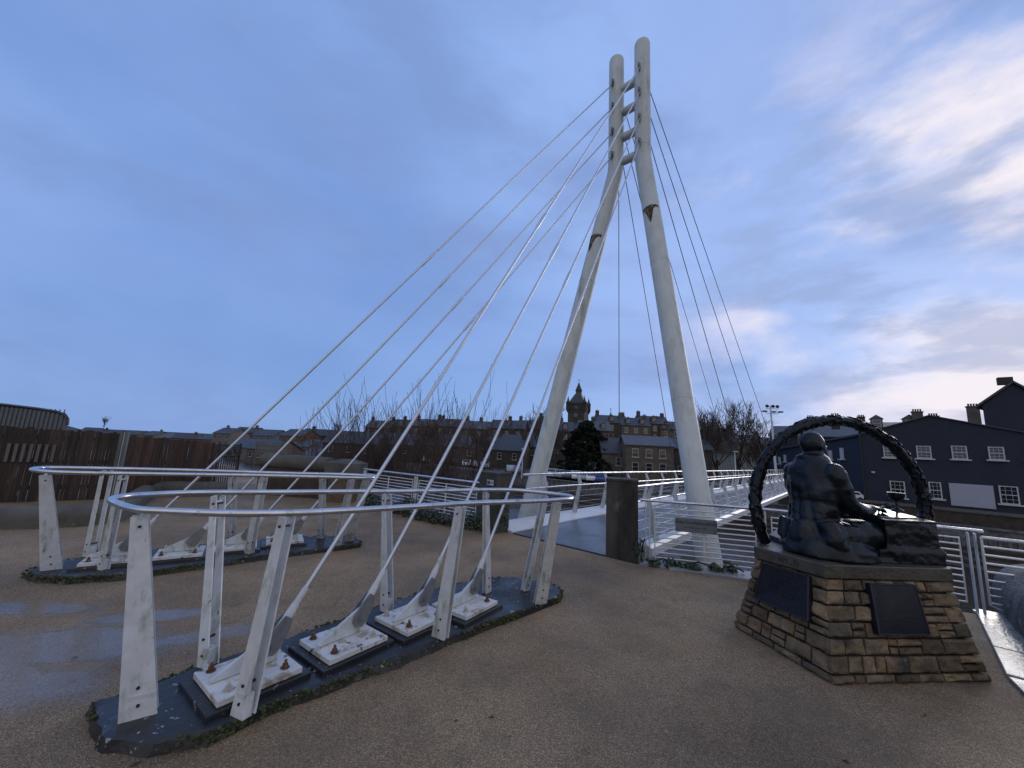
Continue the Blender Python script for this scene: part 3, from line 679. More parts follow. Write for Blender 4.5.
# ------------------------------------------------------------------ timber fence at left
def fence(a, b, h0, h1, mt, label, n, gaps=False, lean=0.):
    g = thing('timber_fence', a, label, 'fence', 'board fences at left')
    u = (b-a).normalized(); L_ = (b-a).length; w = Vector((-u.y, u.x, 0)); an = atan2(u.y, u.x)
    m = MB(); m2 = MB()
    for i in range(n):
        f = (i+.5)/n; p = a.lerp(b, f); h = h0+(h1-h0)*f + random.uniform(-.03, .03); bw = L_/n*random.choice((.84, .90, .95, .98))
        R = Rz(an) @ Matrix.Rotation(random.uniform(-.008, .008), 3, 'Y')
        segs = ((.0, h),)
        if gaps and i < 12: segs = ((0, .78), (1.12, h)) if i % 2 else ((0, h),)
        for z0, z1 in segs: m.box((p.x, p.y, (z0+z1)/2), (bw, .022, z1-z0), R)
    m.build('boards', mt, g)
    for z in (.28, .80, 1.3):
        if z < min(h0, h1)-.1:
            m2.box(((a.x+b.x)/2+w.x*.04, (a.y+b.y)/2+w.y*.04, z), (L_, .05, .09), Rz(an))
    m2.build('rail', mt, g)
    return g
fA = Vector((-12.6, 7.2, 0)); fB = Vector((-8.35, 8.85, 0)); fC = Vector((-6.95, 10.4, 0))
fA = aty(-30, 424, 7.6); fA.z = 0; fB = aty(127, 433, 9.0); fB.z = 0; fC = aty(218, 443, 10.6); fC.z = 0
hA = aty(-30, 424, 7.6).z; hB = aty(122, 433.5, 9.0).z; hC = aty(218, 443.5, 10.6).z
gF = fence(fA, fB, hA, hB, M['wood'], 'brown weathered board fence with narrow gaps at the far left', 40)
m = MB(); uF = (fB-fA).normalized()
for i in range(7):
    q = aty(5+8.2*i, 450, 8.0); d_ = ray(8+7.6*i, 452); wF = Vector((-uF.y, uF.x, 0)); k_ = (fA-CAM).dot(wF)/d_.dot(wF); q = CAM+d_*k_ - wF*.03
    m.box((q.x, q.y, .98), (.045, .02, .36), Rz(atan2(uF.y, uF.x)))
m.build('pale_slat', M['render'], gF)
fB2 = fB + (fC-fB).normalized()*.03
fence(fB2, fC, hB-.03, hC, M['redwood'], 'reddish brown board fence right of the metal post', 26)
# pale backing slats that show through between the old boards
g = thing('fence_post', fB, 'tall pale grey metal fence post between the two board fences', 'post')
m = MB()
for s_ in (-.055, .055): m.box((fB.x+s_+.02, fB.y-.06, (hB+.03)/2), (.07, .05, hB+.05))
m.build('channel', M['greymetal'], g)
m = MB(); m.box((fB.x+.02, fB.y-.05, (hB+.03)/2), (.05, .03, hB+.02)); m.build('web', M['pole'], g)
g = thing('metal_gate', fC, 'narrow black metal gate with a scrolled frame at the end of the red fence', 'gate')
gC = fC + Vector((.03, .03, 0)); gE = aty(241, 445, 11.2); gE.z = 0
u = (gE-gC).normalized(); m = MB(); L_ = (gE-gC).length
hg = aty(230, 443, 11).z
for f in (0, 1): m.tube([gC.lerp(gE, f), gC.lerp(gE, f)+Vector((0, 0, hg))], .03, 8)
for z in (.15, .95, hg-.05): m.tube([gC+Vector((0, 0, z)), gE+Vector((0, 0, z))], .02, 8)
m.build('frame', M['black'], g)
m = MB()
for i in range(1, 10): q = gC.lerp(gE, i/10); m.tube([q+Vector((0, 0, .1)), q+Vector((0, 0, hg-.05))], .014, 6)
for k in range(2):
    c = gC.lerp(gE, .3+.4*k)+Vector((0, 0, hg-.28)); m.tube([c+u*.09*cos(i*pi/5)+Vector((0, 0, .13*sin(i*pi/5))) for i in range(10)], .012, 6, closed=True)
m.build('bars', M['black'], g)

# ------------------------------------------------------------------ monument pedestal
ZP = .79
bL, bF, bR, bB = Vector((2.24, 3.99, 0)), Vector((2.44, 3.1, 0)), Vector((3.80, 3.25, 0)), Vector((3.95, 4.35, 0))
tL, tF, tR, tB = Vector((2.36, 3.79, 0)), Vector((2.585, 3.27, 0)), Vector((3.66, 3.34, 0)), Vector((3.80, 4.15, 0))
bX = Vector((2.95, 4.6, 0)); tX = Vector((2.98, 4.42, 0))
ped = thing('pedestal', (3.1, 3.9, 0), 'battered sandstone block pedestal with bronze plaques under the statue', 'pedestal')
base = [bL, bF, bR, bB, bX]; topp = [tL, tF, tR, tB, tX]
zc = ZP-.105
m = MB()
ins = lambda P, k: [p + ((Vector((3.1, 3.9, 0))-p).normalized()*k) for p in P]
b2 = ins(base, .05); t2 = ins(topp, .05)
m.add([(p.x, p.y, -.02) for p in b2]+[(p.x, p.y, zc) for p in t2], [tuple(range(5, 10))]+[(i, (i+1) % 5, 5+(i+1) % 5, 5+i) for i in range(5)]); m.build('core', M['mortar'], ped)
m = MB(); rnd = random.Random(11)
def stone(m, q):
    """q: four corners on the face plane (bl, br, tr, tl), makes a rough pillow block"""
    bl, br, tr, tl = q; nrm = (br-bl).cross(tl-bl).normalized(); nx, ny = 13, 8
    w_, h_ = (br-bl).length, (tl-bl).length; amp = rnd.uniform(.004, .020); vs = []; se = rnd.uniform(0, 90)
    for j in range(ny):
        for i in range(nx):
            u, v = i/(nx-1), j/(ny-1)
            e = min(min(u, 1-u)*w_, min(v, 1-v)*h_)/.014; e = min(1, e)
            p = (bl*(1-u)+br*u)*(1-v)+(tl*(1-u)+tr*u)*v
            jit = Vector((noise.noise(p*9+Vector((se, 0, 0))), noise.noise(p*9+Vector((0, se, 0))), noise.noise(p*9+Vector((0, 0, se)))))
            p = p + nrm*(amp*e**.6 + e*(.024*noise.noise(p*8+Vector((se, se, 0))) + .013*noise.noise(p*21+Vector((0, se, 3)))) - .004) + jit*.007
            vs.append(p)
    fs = [(j*nx+i, j*nx+i+1, (j+1)*nx+i+1, (j+1)*nx+i) for j in range(ny-1) for i in range(nx-1)]
    # skirt
    rim = [i for i in range(nx)] + [j*nx+nx-1 for j in range(1, ny)] + [(ny-1)*nx+i for i in range(nx-2, -1, -1)] + [j*nx for j in range(ny-2, 0, -1)]
    n0 = len(vs)
    for r_ in rim: vs.append(vs[r_]-nrm*.05)
    k = len(rim)
    fs += [(rim[i], n0+i, n0+(i+1) % k, rim[(i+1) % k]) for i in range(k)]
    m.add(vs, fs, 0, False)
rows = [0, .06, .175, .285, .39, .50, .60, zc]
nfw = lambda a, b, c, d, u, v: (a*(1-u)+b*u)*(1-v)+(d*(1-u)+c*u)*v
PLQ = {}
for k in range(5):
    a = Vector((base[k].x, base[k].y, 0)); b = Vector((base[(k+1) % 5].x, base[(k+1) % 5].y, 0))
    c = Vector((topp[(k+1) % 5].x, topp[(k+1) % 5].y, zc)); d = Vector((topp[k].x, topp[k].y, zc))
    L_ = (b-a).length
    for r_ in range(len(rows)-1):
        v0, v1 = rows[r_]/zc, rows[r_+1]/zc; u = 0.
        while u < .995:
            st = rnd.choice((rnd.uniform(.08, .14), rnd.uniform(.14, .24), rnd.uniform(.16, .28)))/L_
            if 1-u-st < .10/L_*1.4: st = 1-u
            g0 = .008/L_; gv = .0075/zc
            two = (rows[r_+1]-rows[r_]) > .09 and rnd.random() < .16
            vv = [(v0, (v0+v1)/2), ((v0+v1)/2, v1)] if two else [(v0, v1)]
            for (x0, x1) in vv:
                stone(m, [nfw(a, b, c, d, u+g0, x0+gv), nfw(a, b, c, d, u+st-g0, x0+gv), nfw(a, b, c, d, u+st-g0, x1-gv), nfw(a, b, c, d, u+g0, x1-gv)])
            u += st
    PLQ[k] = (a, b, c, d)
m.build('stonework', M['sand'], ped)
# capstone, engraved
cz = [Vector((p.x, p.y, 0)) - ((Vector((3.1, 3.9, 0))-p).normalized()*.022) for p in topp]
m = MB(); m.prism([(p.x, p.y) for p in cz], zc+.002, ZP); cap = m.build('capstone', M['capstone'], ped, bevel=.008)
for (k, body, f) in ((0, 'AM   D', .52),):
    p = cz[k]; q = cz[(k+1) % 5]; u = (q-p).normalized(); w = Vector((u.y, -u.x, 0))
    text_obj('engraving', body, .058, Vector((p.lerp(q, f).x, p.lerp(q, f).y, zc+.055))+w*.001, u, w, M['black'], cap, .001)
def plaque(k, u0, u1, v0, v1, lines, label, out=.040):
    a, b, c, d = PLQ[k]; q = [nfw(a, b, c, d, x, y) for x, y in ((u0, v0), (u1, v0), (u1, v1), (u0, v1))]
    nrm = (q[1]-q[0]).cross(q[3]-q[0]).normalized(); q = [p+nrm*out for p in q]
    m = MB(); m.extrude([p-nrm*.045 for p in q], nrm*.05); o = m.build('plaque', M['plaque'], ped, bevel=.004); o['label'] = label
    x = (q[1]-q[0]).normalized(); up = (q[3]-q[0]).normalized(); cen = sum(q, Vector())/4; H_ = (q[3]-q[0]).length; W_ = (q[1]-q[0]).length
    m = MB()
    for s_ in ((0, 1), (1, 2), (2, 3), (3, 0)): m.tube([q[s_[0]].lerp(cen, .03)+nrm*.006, q[s_[1]].lerp(cen, .03)+nrm*.006], .005, 5)
    m.build('rim', M['letter'], o)
    n = len(lines)
    m = MB(); rl_ = random.Random(k+5)
    for i, t in enumerate(lines): worn_line(m, cen+up*(H_*.42-H_*.84*(i+.5)/n)+nrm*.0056, x, up, nrm, W_*t, H_/n*.75, rl_)
    m.build('lettering', M['letter'], o)
plaque(0, .17, .84, .50, .975, [.6, .75, .5, .7, .75, .66, .72, .4], 'dark bronze plaque on the left face')
plaque(1, .30, .66, .46, .965, [.5, .72, .78, .7, .76, .66, .78, .74, .6, .35], 'dark bronze plaque on the front face')

# ------------------------------------------------------------------ statue (bronze person), wreath, desk
def blob(parts, voxel, name, material, parent, smooth=3, disp=None):
    m = MB()
    for p in parts:
        if p[0] == 'e':      # ellipsoid centre radii rot
            _, c, r, R = p; n1, n2 = 16, 10; vs = []
            for i in range(n2+1):
                th = pi*i/n2
                for j in range(n1): v = Vector((r[0]*sin(th)*cos(2*pi*j/n1), r[1]*sin(th)*sin(2*pi*j/n1), r[2]*cos(th))); vs.append(Vector(c)+(R @ v if R else v))
            m.add(vs, [(i*n1+j, i*n1+(j+1) % n1, (i+1)*n1+(j+1) % n1, (i+1)*n1+j) for i in range(n2) for j in range(n1)], 0, True)
        elif p[0] == 't':    # tapered limb
            _, pts, rs = p; m.tube(pts, rs, 14)
        elif p[0] == 'l':    # loft of ellipses: (centre, rx, ry, rot)
            _, rings = p; n1 = 24; vs = []
            for (c, rx, ry, ra) in rings:
                for j in range(n1):
                    a = 2*pi*j/n1; v = Rz(ra) @ Vector((rx*cos(a), ry*sin(a), 0)); vs.append(Vector(c)+v)
            k = len(rings); fs = [(i*n1+j, i*n1+(j+1) % n1, (i+1)*n1+(j+1) % n1, (i+1)*n1+j) for i in range(k-1) for j in range(n1)]
            fs += [tuple(range(n1))[::-1], tuple(range((k-1)*n1, k*n1))]; m.add(vs, fs, 0, True)
        elif p[0] == 'b': m.box(p[1], p[2], p[3])
    me = m.mesh(name, material); o = bpy.data.objects.new(name, me); COL.objects.link(o)
    r = o.modifiers.new('r', 'REMESH'); r.mode = 'VOXEL'; r.voxel_size = voxel; r.use_smooth_shade = True
    s_ = o.modifiers.new('s', 'SMOOTH'); s_.iterations = smooth; s_.factor = .5
    dg = bpy.context.evaluated_depsgraph_get(); dg.update(); me2 = bpy.data.meshes.new_from_object(o.evaluated_get(dg)); o.modifiers.clear(); o.data = me2
    me2.materials.clear(); me2.materials.append(material)
    for pl_ in me2.polygons: pl_.use_smooth = True
    if disp:
        for v in me2.vertices: v.co += disp(v.co, v.normal)
    if parent is not None: o.parent = parent; o.matrix_parent_inverse = parent_world(parent).inverted()
    return o
# frame of the figure: f forward (to the desk, away to the right), r its right
T0 = Vector((2.81, 3.64, ZP+.05)); FA = radians(14)
f_ = Vector((cos(FA), sin(FA), 0)); r_ = Vector((sin(FA), -cos(FA), 0)); Z_ = Vector((0, 0, 1))
def L3(r, f, z): return T0 + r_*r + f_*f + Z_*z
ra_ = FA - pi/2
statue = thing('statue', (T0.x, T0.y, ZP), 'dark bronze statue of a seated person in a long coat, seen from behind, writing', 'statue')
m = MB(); bp = [atz(786, 546, ZP), atz(838, 562, ZP), atz(919, 564.5, ZP)]
bp = [bp[0], bp[1], bp[2], bp[2]+Vector((.10, .62, 0)), bp[0]+Vector((.45, .75, 0)), bp[0]+Vector((.02, .30, 0))]
m.prism([(p.x, p.y) for p in bp], ZP+.001, ZP+.045, inset=.012); m.build('statue_base', M['bronze'], statue, bevel=.006)
RR = Rz(ra_)
lean = .03
torso = ('l', [(L3(0, -.02, 0), .28, .24, ra_), (L3(0, -.02, .10), .245, .20, ra_), (L3(0, 0, .24), .205, .165, ra_), (L3(0, .01, .38), .20, .15, ra_), (L3(0, .02, .52), .225, .155, ra_), (L3(-.01, .03, .64), .215, .15, ra_), (L3(-.01, .04, .72), .195, .14, ra_), (L3(-.01, .05, .78), .15, .115, ra_), (L3(-.01, .06, .83), .085, .085, ra_)])
body = [torso,
    ('e', L3(.185, .04, .67), (.075, .088, .085), RR), ('e', L3(-.195, .04, .66), (.078, .088, .085), RR),
    ('t', [L3(.20, .04, .67), L3(.225, .06, .53), L3(.235, .13, .40), L3(.21, .28, .35), L3(.18, .46, .36)], [.078, .074, .066, .056, .043]),
    ('t', [L3(-.21, .04, .67), L3(-.245, .08, .52), L3(-.235, .18, .36), L3(-.16, .32, .33), L3(-.06, .44, .35)], [.080, .074, .066, .058, .043]),
    ('t', [L3(-.01, .05, .75), L3(-.01, .07, .84), L3(-.01, .085, .88)], [.10, .072, .066]),
    # head, bowed and turned a little to the right; beard, nose, ears
    ('e', L3(-.02, .07, .928), (.092, .112, .115), RR), ('e', L3(-.01, .125, .880), (.062, .070, .078), RR), ('e', L3(.0, .165, .825), (.048, .048, .068), RR),
    ('t', [L3(.0, .175, .93), L3(.004, .20, .895), L3(.004, .19, .875)], [.011, .018, .012]),
    ('e', L3(.070, .065, .905), (.014, .024, .034), RR), ('e', L3(-.105, .065, .905), (.014, .024, .034), RR),
    # thighs and folded legs under the coat, reaching to the desk
    ('t', [L3(.14, .02, .12), L3(.20, .28, .15), L3(.20, .50, .14)], [.15, .12, .09]), ('t', [L3(-.13, .02, .12), L3(-.12, .28, .14), L3(-.12, .50, .13)], [.14, .11, .09]),
    ('t', [L3(.20, .50, .13), L3(.05, .44, .06), L3(-.10, .36, .05)], [.085, .065, .05]), ('t', [L3(-.12, .48, .12), L3(-.04, .46, .06), L3(.08, .46, .05)], [.08, .062, .05]),
    # collar and coat tails spreading over the seat
    ('t', [L3(-.12, .09, .77), L3(-.10, -.02, .795), L3(-.01, -.06, .81), L3(.08, -.02, .795), L3(.10, .09, .77)], .022),
    ('t', [L3(-.16, -.10, .22), L3(-.17, -.14, .10), L3(-.19, -.17, .05)], [.07, .06, .04]), ('t', [L3(.0, -.13, .22), L3(.02, -.17, .08), L3(.03, -.19, .0)], [.08, .09, .06]),
    ('t', [L3(.17, -.06, .24), L3(.22, -.06, .10), L3(.24, -.04, .03)], [.09, .10, .08]),
    ('l', [(L3(.04, .10, -.045), .33, .37, ra_), (L3(.04, .10, .03), .315, .36, ra_), (L3(.03, .08, .10), .265, .30, ra_)])]
def folds(co, nr):
    q = co - T0; z = q.z; k = 0
    a = atan2(q.dot(f_), q.dot(r_))
    if z < .62: k += .012*(abs(sin(a*4.5+z*4))*2-1)*max(0, 1-abs(z-.2)/.45)
    if z > .25 and z < .7 and abs(q.dot(r_)+.01) < .006 and q.dot(f_) < 0: k -= .006
    k += .006*noise.noise(co*13) + .010*noise.noise(Vector((co.x*6, co.y*6, co.z*14)))*(1 if z < .8 else .3)
    if abs(z-.40) < .02 and abs(q.dot(f_)+.14) < .12: k -= .006
    return nr*k
st = blob(body, .011, 'person', M['bronze'], statue, 3, folds)
# hair ring and hands
def hand(c, fwd, rt, sgn, parent, grip=False):
    parts = [('e', c, (.036, .048, .016), Matrix((rt, fwd, rt.cross(fwd))).transposed())]
    for i in range(4):
        b = c + rt*(.027-.018*i)*sgn + fwd*.040; ln = (.030, .036, .034, .026)[i]; dn = -Z_
        parts.append(('t', [b, b+fwd*ln*.8-Z_*.004, b+fwd*ln*1.4-Z_*.018, b+fwd*ln*1.5-Z_*.036], [.0095, .009, .008, .007]))
    b = c - rt*.030*sgn*-1 if False else c - rt*.034*sgn
    parts.append(('t', [b-fwd*.01, b-rt*.014*sgn+fwd*.02-Z_*.008, b-rt*.006*sgn+fwd*.048-Z_*.02], [.012, .010, .008]))
    return blob(parts, .0045, 'hand', M['bronze'], parent, 2)
hand(L3(.165, .52, .365), f_, r_, 1, st); hand(L3(-.03, .50, .355), f_, r_, -1, st)
# quill / pen with rounded end held over the desk
m = MB(); pa_ = L3(.20, .50, .35); pb_ = atz(884, 505.5, ZP+.385)
m.tube([L3(.17, .48, .35), L3(.15, .60, .365), L3(.13, .70, .385)], [.009, .011, .014], 8)
m.lathe(L3(.13, .72, .388), [(.004, -.03), (.028, -.015), (.034, 0), (.028, .018), (.004, .03)], 12); m.build('mallet', M['bronze'], statue)
# desk: rocky block with a slab of paper on top
dc = Vector((3.50, 3.72, 0))
desk = thing('desk', (dc.x, dc.y, ZP), 'rough bronze block desk with a pale wet slab on top, right of the seated figure', 'desk')
def rough(co, nr): return nr*(.012*noise.noise(co*9)+.006*noise.noise(co*25))
dx0, dx1, dy0, dy1 = 3.26, 3.70, 3.42, 3.98
m = MB(); zt_ = ZP+.335; vs = []
nx, ny, nz_ = 10, 10, 8
db = blob([('b', ((dx0+dx1)/2, (dy0+dy1)/2, ZP+.165), (dx1-dx0, dy1-dy0, .33), None), ('b', ((dx0+dx1)/2-.03, (dy0+dy1)/2, ZP+.05), (dx1-dx0+.12, dy1-dy0+.04, .12), None), ('b', (dx0-.02, (dy0+dy1)/2+.08, ZP+.15), (.10, .3, .30), None)], .016, 'block', M['bronze'], desk, 2, rough)
m = MB(); m.box((3.475, 3.72, ZP+.352), (.47, .58, .05), Rz(.05) @ Matrix.Rotation(radians(6), 3, 'X')); m.build('slab_top', M['bronze'], desk, bevel=.006)
m = MB(); m.box((3.43, 3.73, ZP+.385), (.36, .46, .010), Rz(.12) @ Matrix.Rotation(radians(6.5), 3, 'X')); sh_ = m.build('paper', mat('wet_polished_bronze_sheet', (.22, .25, .28), .14, .9, var=.1, scale=5, bump=.003, bscale=12), desk, bevel=.002)
gb = Vector((*aty(896.5, 500, 3.80).xy, ZP+.388))
gob = thing('goblet', gb, 'small dark bronze goblet standing on the desk beside the paper', 'goblet')
m = MB(); m.lathe(gb, [(.050, 0), (.046, .008), (.016, .020), (.010, .045), (.013, .075), (.010, .085)], 20); m.build('stem', M['bronze'], gob)
m = MB(); m.lathe(gb+Vector((0, 0, .083)), [(.012, 0), (.045, .018), (.062, .045), (.064, .075), (.066, .082), (.055, .080), (.050, .05), (.01, .03)], 20); m.build('bowl', M['bronze'], gob)
# wreath ring
wc = aty(840, 505.5, 3.93); RW = 85.0*((wc-CAM).dot(F_))/FPX
wr = thing('wreath_ring', (wc.x, wc.y, ZP), 'large upright bronze ring of laurel leaves encircling the seated figure', 'wreath')
xa = Vector((cos(-.0), sin(-.0), 0)); za = (U_*.75+Vector((0, 0, 1))*.25).normalized()
za = Vector((.03, .0, 1)).normalized()
pts = []; arc0, arc1 = radians(-62), radians(242)
K = 96
for i in range(K+1):
    a = arc0+(arc1-arc0)*i/K; pts.append(wc + xa*RW*cos(a) + za*RW*sin(a))
pts = [p for p in pts if p.z > ZP-.03]
m = MB(); m.tube(pts, .049, 14); m.build('hoop', M['bronze'], wr)
m = MB(); rnd = random.Random(4); yb = xa.cross(za).normalized()
n_ = len(pts)
for i in range(2, n_-2):
    for rep in range(5):
        p = pts[i].lerp(pts[i+1], rnd.random()) if i < n_-1 else pts[i]
        t = (pts[i+1]-pts[i-1]).normalized()
        if p.x > wc.x: t = t if True else t
        # leaves point up towards the top from both sides
        if t.z < 0 and abs(p.x-wc.x) > .01: t = -t
        rad = (p-wc).normalized(); ph = rnd.uniform(0, 2*pi); o = rad*cos(ph)+yb*sin(ph)
        b = p+o*.043; l = rnd.uniform(.08, .11); wd_ = rnd.uniform(.016, .022); sd = t.cross(o).normalized()
        mid_ = b+t*l*.5+o*.014; tip = b+t*l+o*rnd.uniform(.004, .016)
        vs = [b, mid_+sd*wd_, tip, mid_-sd*wd_, mid_+o*.007, b-o*.012, tip-o*.012]
        m.add(vs, [(0, 1, 4), (1, 2, 4), (2, 3, 4), (3, 0, 4), (0, 5, 1), (1, 6, 2), (2, 6, 3), (3, 5, 0), (5, 6, 1), (5, 3, 6)])
m.build('laurel_leaves', M['bronze'], wr)

# ------------------------------------------------------------------ plants
def leaf_cloud(m, c, r, n, rnd, size, flat=False, up=.2):
    for _ in range(n):
        while True:
            v = Vector((rnd.uniform(-1, 1), rnd.uniform(-1, 1), rnd.uniform(-1, 1)))
            if .2 < v.length < 1: break
        p = Vector(c) + Vector((v.x*r[0], v.y*r[1], v.z*r[2])); s_ = size*rnd.uniform(.6, 1.3)
        nr = (v+Vector((rnd.uniform(-.6, .6), rnd.uniform(-.6, .6), rnd.uniform(-.2, .8)))).normalized(); a = nr.orthogonal().normalized(); b = nr.cross(a)
        th = rnd.uniform(0, 2*pi); a, b = a*cos(th)+b*sin(th), b*cos(th)-a*sin(th)
        m.add([p-a*s_, p-a*s_*.1+b*s_*.62+nr*s_*.12, p+a*s_, p-a*s_*.1-b*s_*.62+nr*s_*.12], [(0, 1, 2), (0, 2, 3)])
def ivy(path, label, seed, hh=.35, dens=160, width=.22, up=None):
    rnd = random.Random(seed); m = MB(); st_ = MB()
    g = thing('ivy_plant', path[0], label, 'ivy', 'ivy at the river edge')
    for a, b in zip(path, path[1:]):
        L_ = (b-a).length; k = max(1, int(L_/.16))
        for i in range(k):
            p = a.lerp(b, (i+rnd.random())/k); h = hh*(.5+.7*abs(noise.noise(p*1.3)+.4))
            leaf_cloud(m, (p.x+rnd.uniform(-.06, .06), p.y+rnd.uniform(-.06, .06), p.z+h*.45), (width, width, h*.62), dens, rnd, .030)
        st_.tube([a+Vector((0, 0, .05)), a.lerp(b, .5)+Vector((0, 0, .12)), b+Vector((0, 0, .05))], .012, 5)
    m.build('foliage', M['ivy'], g); st_.build('stem', M['bark'], g); return g
ivy([lB+Vector((.1, -.15, 0)), lm+Vector((-.05, -.12, 0)), lA+Vector((-.3, -.05, 0)), lA+Vector((0.05, -.1, 0))], 'dark green ivy along the foot of the left railing', 1, .42, 150, .22)
pe = pL+N_*.28-D_*.05
ivy([pe+Vector((0, 0, 0)), pe+Vector((.02, .02, .5))], 'small ivy climbing the right side of the left pillar', 2, .5, 60, .09)
ivy([rA+Vector((-.03, -.12, 0)), rA+Vector((.35, -.20, 0)), rA+Vector((.9, -.30, 0)), rA+Vector((1.2, -.36, 0))], 'straggling ivy under the right railing next to the right pillar', 3, .13, 90, .11)
ivy([rA+Vector((-.12, -.05, 0)), rA+Vector((-.05, -.02, .3))], 'ivy clump climbing the corner of the right pillar', 4, .3, 90, .10)
# bare branching
def branch(m, p, d, l, r, depth, rnd, spread=.5, curve=.15, nseg=4, minr=.004, up=.15, kids=(2, 3)):
    pts = [Vector(p)]; rs = [r]; dd = Vector(d).normalized()
    for i in range(nseg):
        dd = (dd + Vector((rnd.uniform(-curve, curve), rnd.uniform(-curve, curve), rnd.uniform(-curve*.5, curve)+up*.3))).normalized()
        pts.append(pts[-1]+dd*l/nseg); rs.append(max(minr, r*(1-.55*(i+1)/nseg)))
    m.tube(pts, rs, 5 if r > .03 else 3, caps=False)
    if depth > 0:
        for _ in range(rnd.randint(*kids)+(1 if depth > 1 else 0)):
            k = rnd.uniform(.3, 1); i = min(nseg-1, int(k*nseg)); q = pts[i].lerp(pts[i+1], k*nseg-i)
            ax = Vector((rnd.uniform(-1, 1), rnd.uniform(-1, 1), rnd.uniform(-.3, .8))).normalized()
            nd = (dd + ax*spread).normalized()
            branch(m, q, nd, l*rnd.uniform(.5, .75), max(minr, rs[i+1]*.7), depth-1, rnd, spread, curve, max(2, nseg-1), minr, up, kids)
def shrub(px, Y, h, n, label, seed, spread=.35, z=None, depth=2, r=.014):
    rnd = random.Random(seed); x = gx(px, Y); zz = -1.2 if z is None else z
    g = thing('bare_shrub', (x, Y, zz), label, 'shrub', 'leafless shrubs behind the left railing'); m = MB(); m0 = MB()
    for i in range(n):
        a = rnd.uniform(0, 2*pi); d = Vector((cos(a)*spread*rnd.random(), sin(a)*spread*rnd.random(), 1))
        branch(m, (x+cos(a)*.25, Y+sin(a)*.25, zz), d, h*rnd.uniform(.5, .85), r, depth, rnd, .55, .14, 7, .005, .26, (2, 4))
    m.build('twigs', M['twig'], g)
    m0.tube([(x, Y, zz-.1), (x, Y, zz+.15)], [.12, .08], 8); m0.build('stool', M['bark'], g)
shrub(352, 13.0, 2.9, 16, 'thin upright leafless shrub beside the stone pier', 1, .30)
shrub(385, 13.5, 3.1, 24, 'dense leafless shrub behind the middle of the left railing', 2, .45)
shrub(420, 12.5, 2.9, 16, 'low leafless shrub in the gap between the two taller ones', 3, .55)
shrub(465, 12.5, 3.4, 34, 'tallest leafless shrub with fan shaped twigs, next to the left pillar', 4, 1.0)
shrub(440, 15.5, 3.0, 16, 'leafless shrub farthest down the bank, half hidden by the others', 5, .6)
shrub(328, 15.0, 2.8, 9, 'sparse leafless shrub rising above the rounded coping', 6, .35)

def tree(px, Y, zb, h, label, seed, r=.22, mt='twigb', depth=4, spread=.62):
    rnd = random.Random(seed); x = gx(px, Y)
    g = thing('bare_tree', (x, Y, zb), label, 'tree', 'leafless trees across the river'); m = MB(); m.tube([(x, Y, zb-.3), (x, Y, zb+h*.15), (x+rnd.uniform(-.3, .3), Y, zb+h*.3)], [r*1.2, r, r*.8], 8); m.build('trunk', M['bark'], g)
    m = MB()
    for i in range(8):
        a = rnd.uniform(0, 2*pi); k = rnd.uniform(.12, .3)
        branch(m, (x, Y, zb+h*k), Vector((cos(a)*.7, sin(a)*.7, rnd.uniform(.6, 1.4))), h*rnd.uniform(.32, .48), r*.5, depth, rnd, spread, .2, 4, .022, .25, (2, 3))
    m.build('crown', M[mt], g)
for i, (px, Y, zb, h, lb) in enumerate([(716, 66, -3, 13.5, 'broad leafless tree just right of the right mast leg'), (738, 68, -3, 14.5, 'tallest brown leafless tree in front of the tenements, behind the lamp post'), (758, 64, -3, 9.5, 'lower leafless tree touching the left rim of the wreath'), (700, 72, -2.5, 12, 'leafless tree partly hidden behind the right mast leg'),
        (553, 68, -3, 9.5, 'leafless tree between the left mast leg and the dark conifer'), (540, 74, -2.5, 12, 'leafless tree behind the left mast leg'), (612, 76, -2.5, 8, 'small leafless tree right of the conifer'), (480, 64, -3, 7.5, 'small leafless tree beyond the car park near the left pillar'), (430, 70, -3, 8, 'small leafless tree beyond the car park behind the shrubs')]):
    tree(px, Y, zb, h, lb, 20+i)
# conifer
rnd = random.Random(9); Y = 70; x = gx(587, Y); zb = -2.8; hc = 9.6
g = thing('conifer_tree', (x, Y, zb), 'broad dark evergreen conifer below the church tower', 'tree')
m = MB(); m.tube([(x, Y, zb-.3), (x, Y, zb+hc*.9)], [.4, .06], 8); m.build('trunk', M['bark'], g)
m = MB()
for i in range(420):
    k = rnd.random()**1.0; z = zb+.2+k*(hc-.3); R = 5.3*(1-k**2.0)**.8+.25; R *= 1+.22*noise.noise(Vector((k*6, i*.37, 0))); a = rnd.uniform(0, 2*pi); rr = R*rnd.uniform(.5, 1)
    leaf_cloud(m, (x+cos(a)*rr, Y+sin(a)*rr, z-.15*rr), (.75, .75, .34), 30, rnd, .24)
m.build('foliage', M['conifer'], g)

